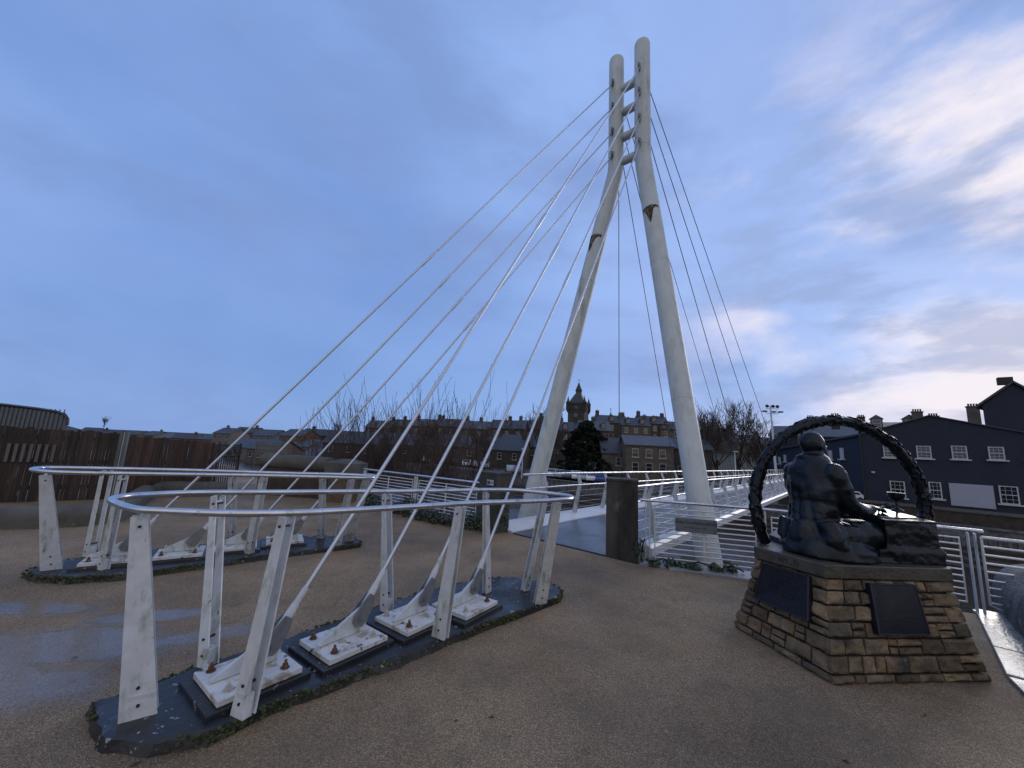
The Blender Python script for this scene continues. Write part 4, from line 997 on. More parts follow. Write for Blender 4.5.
# ------------------------------------------------------------------ buildings
def house(px, Y, zb, w, d, h, pitch, label, wall, roof, ang=0., wins=None, chim=(), group='stone buildings of the town', name='stone_house', dormers=0, hip=False, frame='dullframe', wsize=(.9, 1.3), x=None):
    if x is None: x = gx(px, Y)
    g = thing(name, (x, Y, zb), label, 'house' if name != 'tenement' else 'tenement', group); g.rotation_euler = (0, 0, ang)
    R = Rz(ang); O = Vector((x, Y, zb))
    def T(a, b, c): return O + R @ Vector((a, b, c))
    m = MB(); m.box(T(0, d/2, h/2-1), (w, d, h+2), R)
    rz = h+pitch
    m.add([T(-w/2, 0, h), T(w/2, 0, h), T(w/2, d, h), T(-w/2, d, h), T(-w/2+.01, d/2, rz-.08), T(w/2-.01, d/2, rz-.08)], [(0, 3, 4), (1, 5, 2)])
    m.build('wall', wall, g)
    m = MB(); e = .25; th_ = .14
    i = min(w/2-.1, d/2*.9) if hip else 0
    A = [T(-w/2-e, -e, h-e*.3), T(w/2+e, -e, h-e*.3), T(w/2+e, d+e, h-e*.3), T(-w/2-e, d+e, h-e*.3), T(-w/2-e+i, d/2, rz), T(w/2+e-i, d/2, rz)]
    B = [p+Vector((0, 0, th_)) for p in A]
    m.add(A+B, [(6, 7, 11, 10), (8, 9, 10, 11), (0, 1, 7, 6), (2, 3, 9, 8), (1, 5, 11, 7), (5, 2, 8, 11), (3, 4, 10, 9), (4, 0, 6, 10), (0, 4, 5, 1), (2, 5, 4, 3)]); ro = m.build('roof', roof, g)
    for (cx, ch) in chim:
        m = MB(); m.box(T(cx, d/2, rz+ch/2-.5), (1.1, .6, ch+1), R); m.box(T(cx, d/2, rz+ch), (1.25, .75, .14), R)
        for q in (-.36, -.12, .12, .36): m.tube([T(cx+q, d/2, rz+ch), T(cx+q, d/2, rz+ch+.42)], .095, 6)
        m.build('chimney', wall, ro)
    for q in range(dormers):
        cx = -w/2 + w*(q+.5)/dormers; f = .22
        zz = h+pitch*2*f*.5; yy = d*.5*f
        m = MB(); m.box(T(cx, yy+.6, zz+.75), (1.3, 1.6, 1.5), R); m.extrude([T(cx-.8, yy-.3, zz+1.5), T(cx+.8, yy-.3, zz+1.5), T(cx, yy-.3, zz+2.1)], R @ Vector((0, 2.2, 0))); dm = m.build('dormer', roof, g)
        m = MB(); m.box(T(cx, yy-.22, zz+.8), (.95, .05, 1.15), R); m.build('window', M[frame], dm)
        m = MB(); m.box(T(cx, yy-.25, zz+1.08), (.75, .03, .42), R); m.box(T(cx, yy-.25, zz+.55), (.75, .03, .42), R); m.build('pane', M['darkglass'], dm)
    for (cx, cz_) in (wins or []):
        ww, wh = wsize
        m = MB(); m.box(T(cx, -.02, cz_), (ww, .08, wh), R); m.box(T(cx, -.05, cz_-wh/2-.07), (ww+.25, .16, .12), R); wo = m.build('window', M[frame], g)
        m = MB(); m.box(T(cx, -.062, cz_+wh*.235), (ww-.16, .02, wh*.42), R); m.box(T(cx, -.062, cz_-wh*.235), (ww-.16, .02, wh*.42), R); m.build('pane', M['darkglass'], wo)
    return g
def grid(w, n, zs, off=0): return [(-w/2+w*(i+.5)/n+off, z) for z in zs for i in range(n)]
# front cream-grey house with six white windows right of the conifer
house(649.5, 62, -3.1, 7.4, 6, 5.9, 1.5, 'plain two storey stone house with six windows and slate roof, behind the bridge rails', M['stoneC'], M['slate2'], -.12, [(-2.2, 4.7), (-.1, 4.7), (2.0, 4.7), (-2.2, 2.5), (-.1, 2.5), (2.0, 2.5)], name='stone_house', wsize=(1.0, 1.35))
house(690, 63.2, -3.1, 6.8, 6, 5.7, 1.6, 'windowless stone house with a slate roof adjoining the one with six windows', M['stoneB'], M['slate'], -.12, [(-1.5, 2.3)])
house(615, 66, -3.1, 4.2, 6, 4.4, 2.6, 'low stone cottage with steep grey roof right beside the conifer', M['stoneC'], M['slate'], -.1, [(.6, 3.1)])
# upper terrace
up = [(612, 118, 6.2, 9, 4.2, 'tenement with a narrow turret above the conifer', 2, 1), (636, 116, 5.2, 8.5, 5.4, 'tenement with a large paired dormer above the six windowed house', 2, 2), (655, 118, 5.2, 8.5, 5.8, 'tall tenement with big end chimney left of the right mast leg', 3, 1), (676, 117, 4.6, 9, 5.6, 'tenement with two white dormers touching the right mast leg', 3, 2),
      (725, 120, 3.0, 9, 5.5, 'dark tenement behind the leafless trees right of the mast', 3, 1), (752, 112, .5, 10, 6.0, 'tenement with skylights and chimney left of the floodlight mast', 4, 0), (780, 108, -.5, 8, 6.0, 'tenement rising behind the floodlight mast', 3, 0)]
for i, (px, Y, zb, w, h, lb, nw, nd) in enumerate(up):
    zb = zb-3.2+(.5, -.3, .3, -.4, .2, 0, .3)[i]; h = h+2.5
    house(px, Y, zb, w, 9, h, 2.6, 'grey brown stone ' + lb, M['stoneA' if i % 2 == 0 else 'stoneC'], M['slate'], -.1+.02*i, grid(w, 3, [h-1.4, h-4.0]), chim=[(-w/2+.5, 1.3), (w/2-.6, .9)], name='tenement', dormers=nd, wsize=(1.0, 1.5))
# middle town, left of the mast
mid_ = [(506, 122, 1.5, 11, 5.6, 'left of the left mast leg'), (530, 128, 2.0, 9, 5.8, 'just behind the left mast leg'), (550, 130, 4.2, 8, 5.2, 'with a white dormer, left of the church tower'), (478, 130, .6, 12, 6.2, 'above the left pillar'), (450, 135, 1.2, 11, 6.2, 'behind the tallest shrub'), (424, 140, 1.2, 11, 6.0, 'behind the low shrub'), (398, 142, .5, 10, 6.2, 'behind the dense shrub'), (376, 140, .2, 9, 5.6, 'behind the thin shrub'), (565, 110, 2.0, 8, 4.6, 'at the foot of the church tower, left side'), (596, 112, 2.6, 9, 4.8, 'at the foot of the church tower, right side')]
for i, (px, Y, zb, w, h, lb) in enumerate(mid_):
    house(px, Y, zb-2, w, 9, h+2, 2.8, 'dark stone building with slate roof ' + lb, M[('stoneB', 'stoneA')[i % 2]], M[('slate', 'slate2')[i % 2]], -.2+.05*(i % 5), grid(w, 3, [h+.4, h-2.2]), chim=[(-w/2+.5, 1.2), (w/2-.6, 1.4)] if i % 3 else [(0, 1.2)], name='tenement', dormers=1+(i % 2), wsize=(1.0, 1.5))
low = [(500, 84, -2.9, 10, 3.6, 'near the left pillar'), (470, 88, -2.9, 12, 3.8, 'behind the fan shaped shrub'), (520, 90, -2.7, 9, 4.4, 'behind the left mast leg foot'), (545, 92, -2.5, 8, 5.0, 'behind the leafless trees by the left mast leg'), (430, 92, -2.9, 13, 3.8, 'behind the low shrub'), (388, 90, -2.9, 13, 3.6, 'behind the dense shrub'), (350, 84, -2.9, 12, 3.4, 'above the stone pier')]
for i, (px, Y, zb, w, h, lb) in enumerate(low):
    house(px, Y, zb, w, 8, h, 2.6, 'low brown slate roofed building ' + lb, M[('stoneB', 'stoneA', 'brownwall')[i % 3]], M['slate'], -.3+.1*(i % 4), grid(w, 3, [h-1.2]), name='stone_house', chim=[(w/2-.7, .9)])
# far left suburb
rnd = random.Random(31)
FAR = [(238, 70, -2.0, 9, 3.0, 'render', 'slate', 'grey rendered house with dark roof nearest to the black gate'), (262, 62, -2.0, 9, 3.2, 'stoneC', 'slate', 'pale stone house with dark roof right behind the left end of the rounded coping'),
       (281, 88, -1.4, 8, 4.2, 'brick', 'slate', 'orange brown house in the second row above the rounded coping'), (300, 80, -1.6, 9, 3.2, 'render', 'slate2', 'grey rendered house with blue grey roof above the middle of the rounded coping'),
       (318, 60, -2.4, 6, 2.2, 'render', 'slate2', 'low hut with blue grey roof above the right part of the rounded coping'), (338, 72, -2.2, 11, 3.6, 'stoneB', 'slate', 'wide dark stone house with dark roof close behind the sandstone pier'),
       (290, 108, 0, 9, 4.6, 'brick', 'slate', 'orange brown house on the skyline above the rounded coping'), (318, 118, .0, 10, 5.2, 'stoneB', 'slate', 'dark stone house on the skyline left of the sandstone pier'),
       (262, 120, -.2, 10, 4.4, 'render', 'slate', 'grey rendered house on the hill right of the black gate'), (244, 140, .6, 9, 4.4, 'stoneC', 'slate', 'pale stone house on the skyline straight over the black gate'),
       (342, 120, .8, 10, 4.2, 'stoneC', 'slate', 'pale stone house on the skyline above the sandstone pier'), (222, 130, .2, 9, 4.0, 'render', 'slate', 'grey rendered house on the skyline just left of the black gate'),
       (205, 150, .6, 9, 3.9, 'brick', 'slate', 'orange brown house on the skyline over the right end of the red boards'), (186, 160, .6, 10, 3.8, 'brick', 'slate', 'orange brown house on the skyline over the right half of the red boards'),
       (168, 170, .6, 9, 4.0, 'stoneC', 'slate2', 'pale stone house with blue grey roof over the middle of the red boards'), (150, 180, .8, 9, 3.8, 'render', 'slate', 'grey rendered house on the skyline over the left half of the red boards'),
       (132, 190, .8, 9, 4.2, 'stoneC', 'slate', 'pale stone house on the skyline just above the metal fence post'), (110, 200, 1, 9, 4.2, 'stoneB', 'slate', 'dark stone house on the skyline just left of the metal fence post'),
       (90, 210, 1.2, 9, 4.4, 'stoneB', 'slate', 'dark stone house on the skyline just right of the curved roof building')]
for k, (px, Y, zb, w, h, wl_, rf, lb) in enumerate(FAR):
    Y = Y*1.5 if Y < 100 else Y*1.15
    zb = -5.6 - (k % 3)*.35 if px < 215 else zb - 3.2
    h = min(h, 3.6) if px < 215 else h
    house(px, Y, zb, w, 8, h, 2.2, 'distant ' + lb, M[wl_], M[rf], rnd.uniform(-.5, .5), grid(w, 3, [h-1.2] if h < 4 else [h-1.2, h-3.6]), group='houses on the far left hillside', name='stone_house', chim=[(rnd.choice([-2.5, 2.5]), .8)] if k % 2 else [])
# white picket screen among the far houses
g = thing('picket_screen', (gx(275, 48), 48, -1.6), 'white paling screen among the distant houses beyond the coping', 'fence'); m = MB()
x0, x1 = gx(258, 48), gx(292, 48)
for i in range(26): m.box((x0+(x1-x0)*i/25, 48, -.15+.12*sin(i*1.7)), (.09, .05, 1.6))
m.build('palings', M['render'], g); m = MB(); m.box(((x0+x1)/2, 48.06, .2), (x1-x0, .05, .1)); m.box(((x0+x1)/2, 48.06, -.7), (x1-x0, .05, .1)); m.tube([(x0, 48.1, -4), (x0, 48.1, .5)], .06, 6); m.tube([(x1, 48.1, -4), (x1, 48.1, .5)], .06, 6); m.build('frame', M['render'], g)

# church tower
Yc = 180; xc = gx(577.5, Yc); pxm = Yc*cos(TH)/FPX*1.02; zr = lambda py: 1.6+(hor(577)-py)*pxm
g = thing('church_tower', (xc, Yc, 8), 'dark gothic clock tower with corner turrets and a small spire on the skyline', 'tower')
wT = 20.5*pxm; z0 = 6; z1 = zr(405.5)
R = Rz(-.45)
def T(a, b, c): return Vector((xc, Yc, 0)) + R @ Vector((a, b, c))
wT *= .80
m = MB(); m.box(T(0, 0, (z0+z1)/2), (wT, wT, z1-z0), R); m.box(T(0, 0, z1-2.3), (wT+.5, wT+.5, .5), R); m.box(T(0, 0, z1+.25), (wT+.7, wT+.7, .6), R)
for i in range(5):
    for a in ((1, 0), (-1, 0), (0, 1), (0, -1)):
        o = (i-2)*wT/5; m.box(T(a[0]*wT/2+a[1]*o, a[1]*wT/2+a[0]*o, z1+.7), (.6, .6, .5), R)
m.build('wall', M['church'], g)
for a in (-1, 1):
    for b in (-1, 1):
        m = MB(); m.lathe(T(a*wT/2, b*wT/2, z1-2.6), [(.3, -1.4), (.95, 0), (.95, 3.0), (1.1, 3.1), (1.1, 3.5), (.75, 3.6), (.12, 5.8), (.05, 6.6)], 10); m.build('turret', M['church'], g)
m = MB(); zt2 = zr(395)
hw = wT/2-.1; hw2 = wT*.19
m.add([T(-hw, -hw, z1+.5), T(hw, -hw, z1+.5), T(hw, hw, z1+.5), T(-hw, hw, z1+.5), T(-hw2, -hw2, zt2), T(hw2, -hw2, zt2), T(hw2, hw2, zt2), T(-hw2, hw2, zt2)], [(0,1,5,4),(1,2,6,5),(2,3,7,6),(3,0,4,7),(4,5,6,7)]); m.build('roof', M['slate'], g)
m = MB(); z3 = zr(391.5)
for i in range(8):
    a = i*pi/4+pi/8; m.tube([Vector((xc+cos(a)*1.2, Yc+sin(a)*1.2, zt2)), Vector((xc+cos(a)*1.2, Yc+sin(a)*1.2, z3))], .22, 6)
m.lathe((xc, Yc, zt2), [(1.6, 0), (1.6, .35), (.4, .36), (.4, z3-zt2-.1), (1.6, z3-zt2), (1.6, z3-zt2+.25)], 12); m.build('lantern', M['render'], g)
m = MB(); z4 = zr(383.5); z5 = zr(379.5); m.lathe((xc, Yc, z3+.25), [(1.7, 0), (1.25, .9), (.75, (z4-z3)*.55), (.18, z4-z3), (.07, z4-z3+.2), (.06, z5-z3)], 12); m.tube([(xc-.9, Yc, z5-.5), (xc+.9, Yc, z5-.5)], .07, 5); m.build('spire', M['church'], g)
for face_ in ((0, -1), (-1, 0)):
    c = T(face_[0]*(wT/2+.12), face_[1]*(wT/2+.12), z1-5.3); ax = (R @ Vector((*face_, 0)))
    m = MB(); m.lathe(c, [(1.05, 0), (1.05, .12), (.9, .16)], 20, axis=ax); m.build('clock_face', M['render'], g)
    m = MB(); c2 = T(face_[0]*(wT/2+.06), face_[1]*(wT/2+.06), z1-1.1-1.6); m.box(c2+Vector((0, 0, .9)), (.9, .14, 1.7), Rz(-.45+(pi/2 if face_[0] else 0))); m.build('louvre', M['render'], g)
# little spire to the right of the tower
Y2 = 150; x2 = gx(610.5, Y2); g = thing('roof_spire', (x2, Y2, 10), 'slim dark flèche with finial on the ridge right of the clock tower', 'spire')
p2 = Y2/FPX; zz = lambda py: 1.6+(hor(610)-py)*p2
m = MB(); m.lathe((x2, Y2, zz(430)), [(1.3, 0), (1.3, zz(419)-zz(430))], 10); m.build('drum', M['church'], g)
m = MB(); m.lathe((x2, Y2, zz(419)), [(1.45, 0), (.25, zz(414)-zz(419)), (.10, zz(412)-zz(419)), (.06, zz(408.5)-zz(419))], 10); m.tube([(x2-.5, Y2, zz(409.4)), (x2+.5, Y2, zz(409.4))], .06, 4); m.build('cone', M['slate'], g)

# river walls
def longbox(a, b, th_, z0, z1, name, label, mt, cat='wall'):
    u = (b-a).normalized(); c = (a+b)/2; m = MB(); m.box((c.x, c.y, (z0+z1)/2), ((b-a).length, th_, z1-z0), Rz(atan2(u.y, u.x))); o = m.build(name, mt); tag(o, label, cat); return o
g = thing('river_wall', W(-20, 49.6, -5.5), 'long grey concrete river wall below the parked cars', 'wall')
m = MB(); m.box(W(-30, 49.75, -4.3), (84, .4, 2.5), Rz(aP)); m.box(W(-30, 49.7, -3.03), (84, .6, .14), Rz(aP)); m.build('face', M['concgrey'], g)
m = MB()
for i in range(28): m.box(W(-70+i*3, 49.5, -4.3), (.35, .16, 2.4), Rz(aP))
m.build('buttress', M['concgrey'], g)
g = thing('river_steps', W(-20, 46, -5.5), 'dark stepped stone apron at the foot of the river wall', 'steps')
m = MB()
for i in range(5): m.box(W(-30, 49.2-i*1.5, -5.3-.14*i), (90, 1.5, 1.6-.28*i), Rz(aP))
m.build('treads', M['brownwall'], g)
# dark rail on the far bank behind the bridge end
g = thing('far_railing', W(0, 51, -3.1), 'dark thin railing on the far bank between lamp post and floodlight mast', 'railing'); m = MB()
a0 = aty(655, 481, 56).xy; a1 = aty(800, 483, 50).xy
P0 = Vector((gx(660, 60), 60, -.35)); P1 = Vector((gx(800, 52), 52, -.35))
for dz in (0, -.5, -1.0): m.tube([P0+Vector((0, 0, dz)), P1+Vector((0, 0, dz))], .035, 6)
m.build('rail', M['blackrail'], g); m = MB()
for i in range(13): q = P0.lerp(P1, i/12); m.tube([q, q-Vector((0, 0, 3))], .035, 6)
m.build('post', M['blackrail'], g)
# red barriers
b0 = Vector((gx(688, 58), 58, 0)); b1 = Vector((gx(797, 46), 46, 0)); nB = 18
proto = None
for i in range(nB):
    q = b0.lerp(b1, (i+.5)/nB); u = (b1-b0).normalized(); an = atan2(u.y, u.x); zz_ = -2.0-.15*(1-i/nB)
    if proto is None:
        proto = thing('barrier', q+Vector((0, 0, zz_)), 'x', 'barrier', 'red barriers at the far end of the bridge'); proto.rotation_euler = (0, 0, an)
        m = MB(); m.box(q+Vector((0, 0, zz_+.62)), (.80, .10, .85), Rz(an)); m.build('panel', M['redpanel'], proto)
        for o_ in proto.children: o_.matrix_parent_inverse = parent_world(proto).inverted()
        m = MB(); m.tube([q+u*.46+Vector((0, 0, zz_)), q+u*.46+Vector((0, 0, zz_+1.15))], .05, 6); m.box(q+u*.46+Vector((0, 0, zz_+.03)), (.3, .5, .06), Rz(an)); m.build('post', M['pole'], proto)
        c = proto
    else: c = copy_tree(proto)
    c.location = q+Vector((0, 0, zz_))
    if i < 9: c['label'] = 'red barrier panel in the dim row seen between lamp post and right mast leg'; c['group'] = 'red barriers left of the wreath'
    else: c['label'] = 'red barrier panel in the bright row seen through the wreath ring'; c['group'] = 'red barriers seen through the wreath'
g = thing('walkway_slab', W(2, 52, -2.3), 'raised concrete walkway carrying the red barriers at the far bridge end', 'walkway')
u = (b1-b0).normalized(); c = (b0+b1)/2; m = MB(); m.box((c.x, c.y+1.4, -2.75), ((b1-b0).length+6, 4.2, 1.3), Rz(atan2(u.y, u.x))); m.build('slab', M['concgrey'], g)

# lamps
def lamp(px, Y, zb, pytop, label, r=.09):
    x = gx(px, Y); zt = 1.6+(hor(px)-pytop)*Y/FPX; g = thing('lamp_post', (x, Y, zb), label, 'lamp post', 'lamp posts across the river')
    m = MB(); m.tube([(x, Y, zb), (x, Y, zt)], [r, r*.6], 8); m.build('pole', M['pole'], g)
    m = MB(); m.box((x, Y-.15, zt+.04), (.42, .5, .12)); m.build('lamp_head', M['pole'], g)
lamp(735, 50, -3.1, 452, 'plain pale lamp post left of the wreath ring')
lamp(523, 60, -3.1, 449, 'pale lamp post just left of the left mast leg')
x = gx(773.5, 48); Yf = 48; ff = lambda py: 1.6+(hor(773)-py)*Yf/FPX
g = thing('floodlight_mast', (x, Yf, -3), 'tall pale floodlight mast with two tiers of dark lamps above the wreath', 'floodlight mast')
m = MB(); m.tube([(x+.3, Yf, -3), (x, Yf, ff(406))], [.19, .09], 10); m.build('pole', M['pole'], g)
m = MB(); m.tube([(x-.6, Yf, ff(409)), (x+1.0, Yf, ff(409))], .04, 6); m.tube([(x-.75, Yf, ff(412.2)), (x-.45, Yf, ff(414)), (x+.8, Yf, ff(414)), (x+1.15, Yf, ff(412.2))], .04, 6); m.build('cross_arm', M['pole'], g)
for dx, py in ((-.45, 406.6), (.3, 406.6), (.85, 406.6), (-.8, 412), (.35, 412.2), (1.2, 412)):
    m = MB(); c = Vector((x+dx, Yf-.05, ff(py))); m.lathe(c, [(.08, -.14), (.19, -.08), (.19, .10), (.12, .16)], 12, axis=Vector((0, -1, -.2))) if py < 410 else m.box(c, (.46, .4, .16)); m.build('floodlight', M['lamp'], g)

# cars
def car(px, Y, zb, colr, ang, label):
    x = gx(px, Y); g = thing('parked_car', (x, Y, zb), label, 'car', 'cars parked along the far bank'); R = Rz(ang)
    def T(a, b, c): return Vector((x, Y, zb)) + R @ Vector((a, b, c))
    prof = [(-2.1, .35), (-2.12, .75), (-1.85, .92), (-1.25, .98), (-.75, 1.38), (.75, 1.42), (1.5, 1.05), (2.05, .98), (2.12, .55), (2.05, .33)]
    m = MB(); m.extrude([T(a, -.86, b) for a, b in prof], R @ Vector((0, 1.72, 0))); m.build('body', M['car_'+colr], g, bevel=.08)
    m = MB(); m.extrude([T(a, -.87, b) for a, b in ((-1.15, .98), (-.70, 1.32), (.70, 1.35), (1.35, 1.03))], R @ Vector((0, 1.74, 0)))
    m.extrude([T(-1.22, -.7, 1.02), T(-.80, -.7, 1.34), T(-.83, -.7, 1.36), T(-1.26, -.7, 1.03)], R @ Vector((0, 1.4, 0))); m.build('windows', M['darkglass'], g)
    for a in (-1.3, 1.3):
        for s_ in (-.84, .84):
            m = MB(); m.tube([T(a, s_-.09, .32), T(a, s_+.09, .32)], .32, 12); m.build('wheel', M['tyre'], g)
cl = ['white', 'silver', 'blue', 'white', 'grey', 'black', 'white', 'silver', 'white', 'silver', 'grey', 'white', 'silver', 'grey', 'white', 'silver', 'white', 'blue']
wh = {383: 'behind the left railing, leftmost of all', 398: 'behind the left railing, second from the left', 413: 'behind the left railing, third from the left', 428: 'behind the left railing, fourth from the left', 443: 'behind the left railing, fifth from the left', 456: 'left of the left pillar, sixth from the left', 468: 'left of the left pillar, seventh from the left',
      512: 'immediately right of the left pillar', 520: 'left of the left mast leg', 553: 'first to the right of the left mast leg', 561: 'second to the right of the left mast leg', 569: 'third to the right of the left mast leg', 577: 'fourth to the right of the left mast leg', 585: 'fifth to the right of the left mast leg', 593: 'sixth to the right of the left mast leg', 601: 'seventh, next to the right stone pillar', 478: 'behind the top of the left pillar', 486: 'hidden mostly by the left pillar'}
for i, px in enumerate(sorted(wh)):
    X_ = (px-512)/FPX; k = (53.3 if px > 500 else 57)/(sin(AN)*X_*1.0+cos(AN)); car(px, k, -3.09, cl[i], atan2(1, X_)+random.choice((0, pi))+random.uniform(-.12, .12), 'parked %s car %s' % (cl[i], wh[px]))

# ------------------------------------------------------------------ blue building, its neighbours at right
u = N_; ay = atan2(u.y, u.x)
def FP(px, t=53.):   # point on the facade line t
    X_ = (aty(px, hor(px)+8, 1)).x; k = t/(sin(AN)*X_+cos(AN)); return Vector((X_*k, k, 0))
def zp(px, py, t=53.): q = FP(px, t); return 1.6 + (ray(px, py).z/ray(px, py).y)*q.y
A_ = FP(863); B_ = FP(1046); zb = -1.95
g = thing('dark_blue_building', A_+Vector((0, 0, zb)), 'two storey dark blue rendered building with white windows and pale garage shutter', 'building')
apex = FP(936); za_ = zp(936, 416.5); zl = zp(863, 435); zr_ = zp(1046, 436)
back = D_*14
m = MB(); m.extrude([(A_.x, A_.y, zb-.1), (B_.x, B_.y, zb-.1), (B_.x, B_.y, zr_), (apex.x, apex.y, za_), (A_.x, A_.y, zl)], back); m.build('wall', M['bluewall'], g)
m = MB(); o_ = -D_*.18
for p, q, zp0, zq0 in ((A_, apex, zl, za_), (apex, B_, za_, zr_)):
    a = Vector((p.x, p.y, zp0+.01))+o_; b = Vector((q.x, q.y, zq0+.01))+o_; m.extrude([a, b, b+Vector((0, 0, .10)), a+Vector((0, 0, .10))], back-o_*2)
m.build('roof', M['slate'], g)
def bwin(px, py0, py1, pw, label=None, par=None, bars=(2, 3)):
    c = FP(px); z1_, z0_ = zp(px, py0), zp(px, py1); w_ = (FP(px+pw/2)-FP(px-pw/2)).length; c = c - D_*.02; par = par or g
    m = MB(); hh_ = z1_-z0_; cz2 = (z0_+z1_)/2; fr_ = .085
    for s_ in (-1, 1): m.box(c+u*s_*(w_/2-fr_/2)-D_*.03+Vector((0, 0, cz2)), (fr_, .12, hh_), Rz(ay))
    for z_ in (z1_-fr_/2, z0_+fr_/2, cz2): m.box(c-D_*.035+Vector((0, 0, z_)), (w_-2*fr_+.01, .10, fr_*.8), Rz(ay))
    for i in range(1, bars[1]): m.box(c+u*(-w_/2+w_*i/bars[1])-D_*.02+Vector((0, 0, cz2)), (.022, .05, hh_-2*fr_), Rz(ay))
    for q in (.25, .75): m.box(c-D_*.02+Vector((0, 0, z0_+hh_*q)), (w_-2*fr_, .045, .022), Rz(ay))
    wo = m.build('window', M['white'], par)
    m = MB(); m.box(c-D_*.015+Vector((0, 0, cz2)), (w_-.05, .05, hh_-.05), Rz(ay)); m.build('pane', M['darkglass'], wo)
    m = MB(); m.box(c-D_*.10+Vector((0, 0, z0_-.06)), (w_+.35, .26, .12), Rz(ay)); m.build('sill', M['white'], wo)
for px, y0, y1, pw in ((892, 445.5, 457.5, 13), (926.5, 446, 458.5, 15), (962.5, 446, 459.3, 16), (1000, 447, 460, 16.5), (1040, 448, 461.5, 17), (896, 481, 497.5, 15), (933.5, 482, 498.5, 12.5), (1006.5, 486, 504, 19.5)): bwin(px, y0, y1, pw)
c0, c1 = FP(947.5), FP(991.5); z1_ = zp(970, 484.3); z0_ = zp(970, 507); c = (c0+c1)/2-D_*.06
m = MB(); m.box(c+Vector((0, 0, (z0_+z1_)/2)), ((c1-c0).length, .12, z1_-z0_), Rz(ay)); sd_ = m.build('garage_door', M['garage'], g)
m = MB(); 
for i in range(14): m.box(c-D_*.065+Vector((0, 0, z0_+(z1_-z0_)*(i+.5)/14)), ((c1-c0).length-.05, .02, .02), Rz(ay))
m.build('slats', M['garage'], sd_)
m = MB(); m.tube([A_-D_*.1+Vector((0, 0, zb)), A_-D_*.1+Vector((0, 0, zl))], .07, 6); m.build('downpipe', M['black'], g)
m = MB(); q = FP(873); m.tube([Vector((q.x, q.y, zp(873, 473)))-D_*.05, Vector((q.x, q.y, zp(873, 473)))-D_*.4], .04, 6); m.box(Vector((q.x, q.y, zp(873, 472)))-D_*.4, (.25, .2, .15), Rz(ay)); m.build('wall_lamp', M['white'], g)
# wing running back to the left
wd2 = Vector((-.30, 1, 0)).normalized()
E_ = aty(767, 456, 62); E_ = Vector((E_.x, E_.y, 0)); As = A_ + D_*.3
g2 = thing('blue_wing', As+Vector((0, 0, zb)), 'long low dark blue wing with slit windows, seen through the wreath', 'building')
zE = 1.6+(hor(767)-452)*62/FPX; uu = (As-E_).normalized(); ww_ = Vector((-uu.y, uu.x, 0)); ww_ = ww_ if ww_.dot(D_) > 0 else -ww_
m = MB(); m.extrude([(E_.x, E_.y, -3.4), (As.x, As.y, -3.4), (As.x, As.y, zl-.12), (E_.x, E_.y, zE)], ww_*8); m.build('wall', M['bluewall'], g2)
m = MB(); a = Vector((E_.x, E_.y, zE+.02))-ww_*.25; b = Vector((As.x, As.y, zl-.1))-ww_*.25; m.extrude([a, b, b+Vector((0, 0, .2)), a+Vector((0, 0, .2))], ww_*8.4); m.build('roof', M['slate'], g2)
for px, y0, y1 in ((780, 457, 464), (785.5, 455, 462), (831, 450.5, 460), (842.5, 448, 459.5)):
    d = ray(px, (y0+y1)/2); k = (E_-CAM).dot(ww_)/d.dot(ww_); c = CAM+d*k; s_ = c.y/FPX; m = MB()
    m.box(c-ww_*.05, (.55, .14, (y1-y0)*s_), Rz(atan2(uu.y, uu.x))); m.box(c-ww_*.12-Vector((0, 0, (y1-y0)*s_/2)), (1.0, .3, .12), Rz(atan2(uu.y, uu.x))); wo = m.build('window', M['white'], g2)
    m = MB(); m.box(c-ww_*.125+Vector((.03, 0, .05)), (.33, .02, (y1-y0)*s_*.8), Rz(atan2(uu.y, uu.x))); m.build('pane', M['darkglass'], wo)
# brown wall below the building
g = thing('retaining_wall', FP(900, 50.2)+Vector((0, 0, -5.5)), 'dark brown rubble retaining wall under the blue building', 'wall')
a = FP(800, 51.2); b = FP(1180, 51.2); c = (a+b)/2
m = MB(); m.box(c+Vector((0, 0, -3.85))+D_*.6, ((b-a).length+4, 2.8, 3.7), Rz(ay)); m.build('masonry', M['brownwall'], g)
m = MB(); m.box(c+Vector((0, 0, -1.93))+D_*.6, ((b-a).length+4, 3.0, .12), Rz(ay)); m.build('coping', M['conc'], g)
# concrete band wall on the near side of it, seen through the right railing
g = thing('river_wall', FP(980, 46)+Vector((0, 0, -5.5)), 'grey vertical ribbed concrete river wall seen through the right railing', 'wall')
a = FP(905, 49.3); b = FP(1300, 49.3); c = (a+b)/2
m = MB(); m.box(c+Vector((0, 0, -4.75)), ((b-a).length, .5, 2.0), Rz(ay)); m.build('face', M['concgrey'], g); m = MB()
for i in range(36): m.box(a.lerp(b, i/35)-D_*.3+Vector((0, 0, -4.75)), (.18, .16, 1.95), Rz(ay))
m.build('buttress', M['concgrey'], g)
# terrain shelf under the blue building
mb = MB(); p0 = FP(780, 51.8); p1 = FP(1300, 51.8); mb.add([p0+Vector((0, 0, zb-.02)), p1+Vector((0, 0, zb-.02)), p1+D_*60+Vector((0, 0, zb-.02)), p0+D_*60+Vector((0, 0, zb-.02))], [(0, 1, 2, 3)])
tag(mb.build('yard_ground', M['tarmac']), kind='structure')
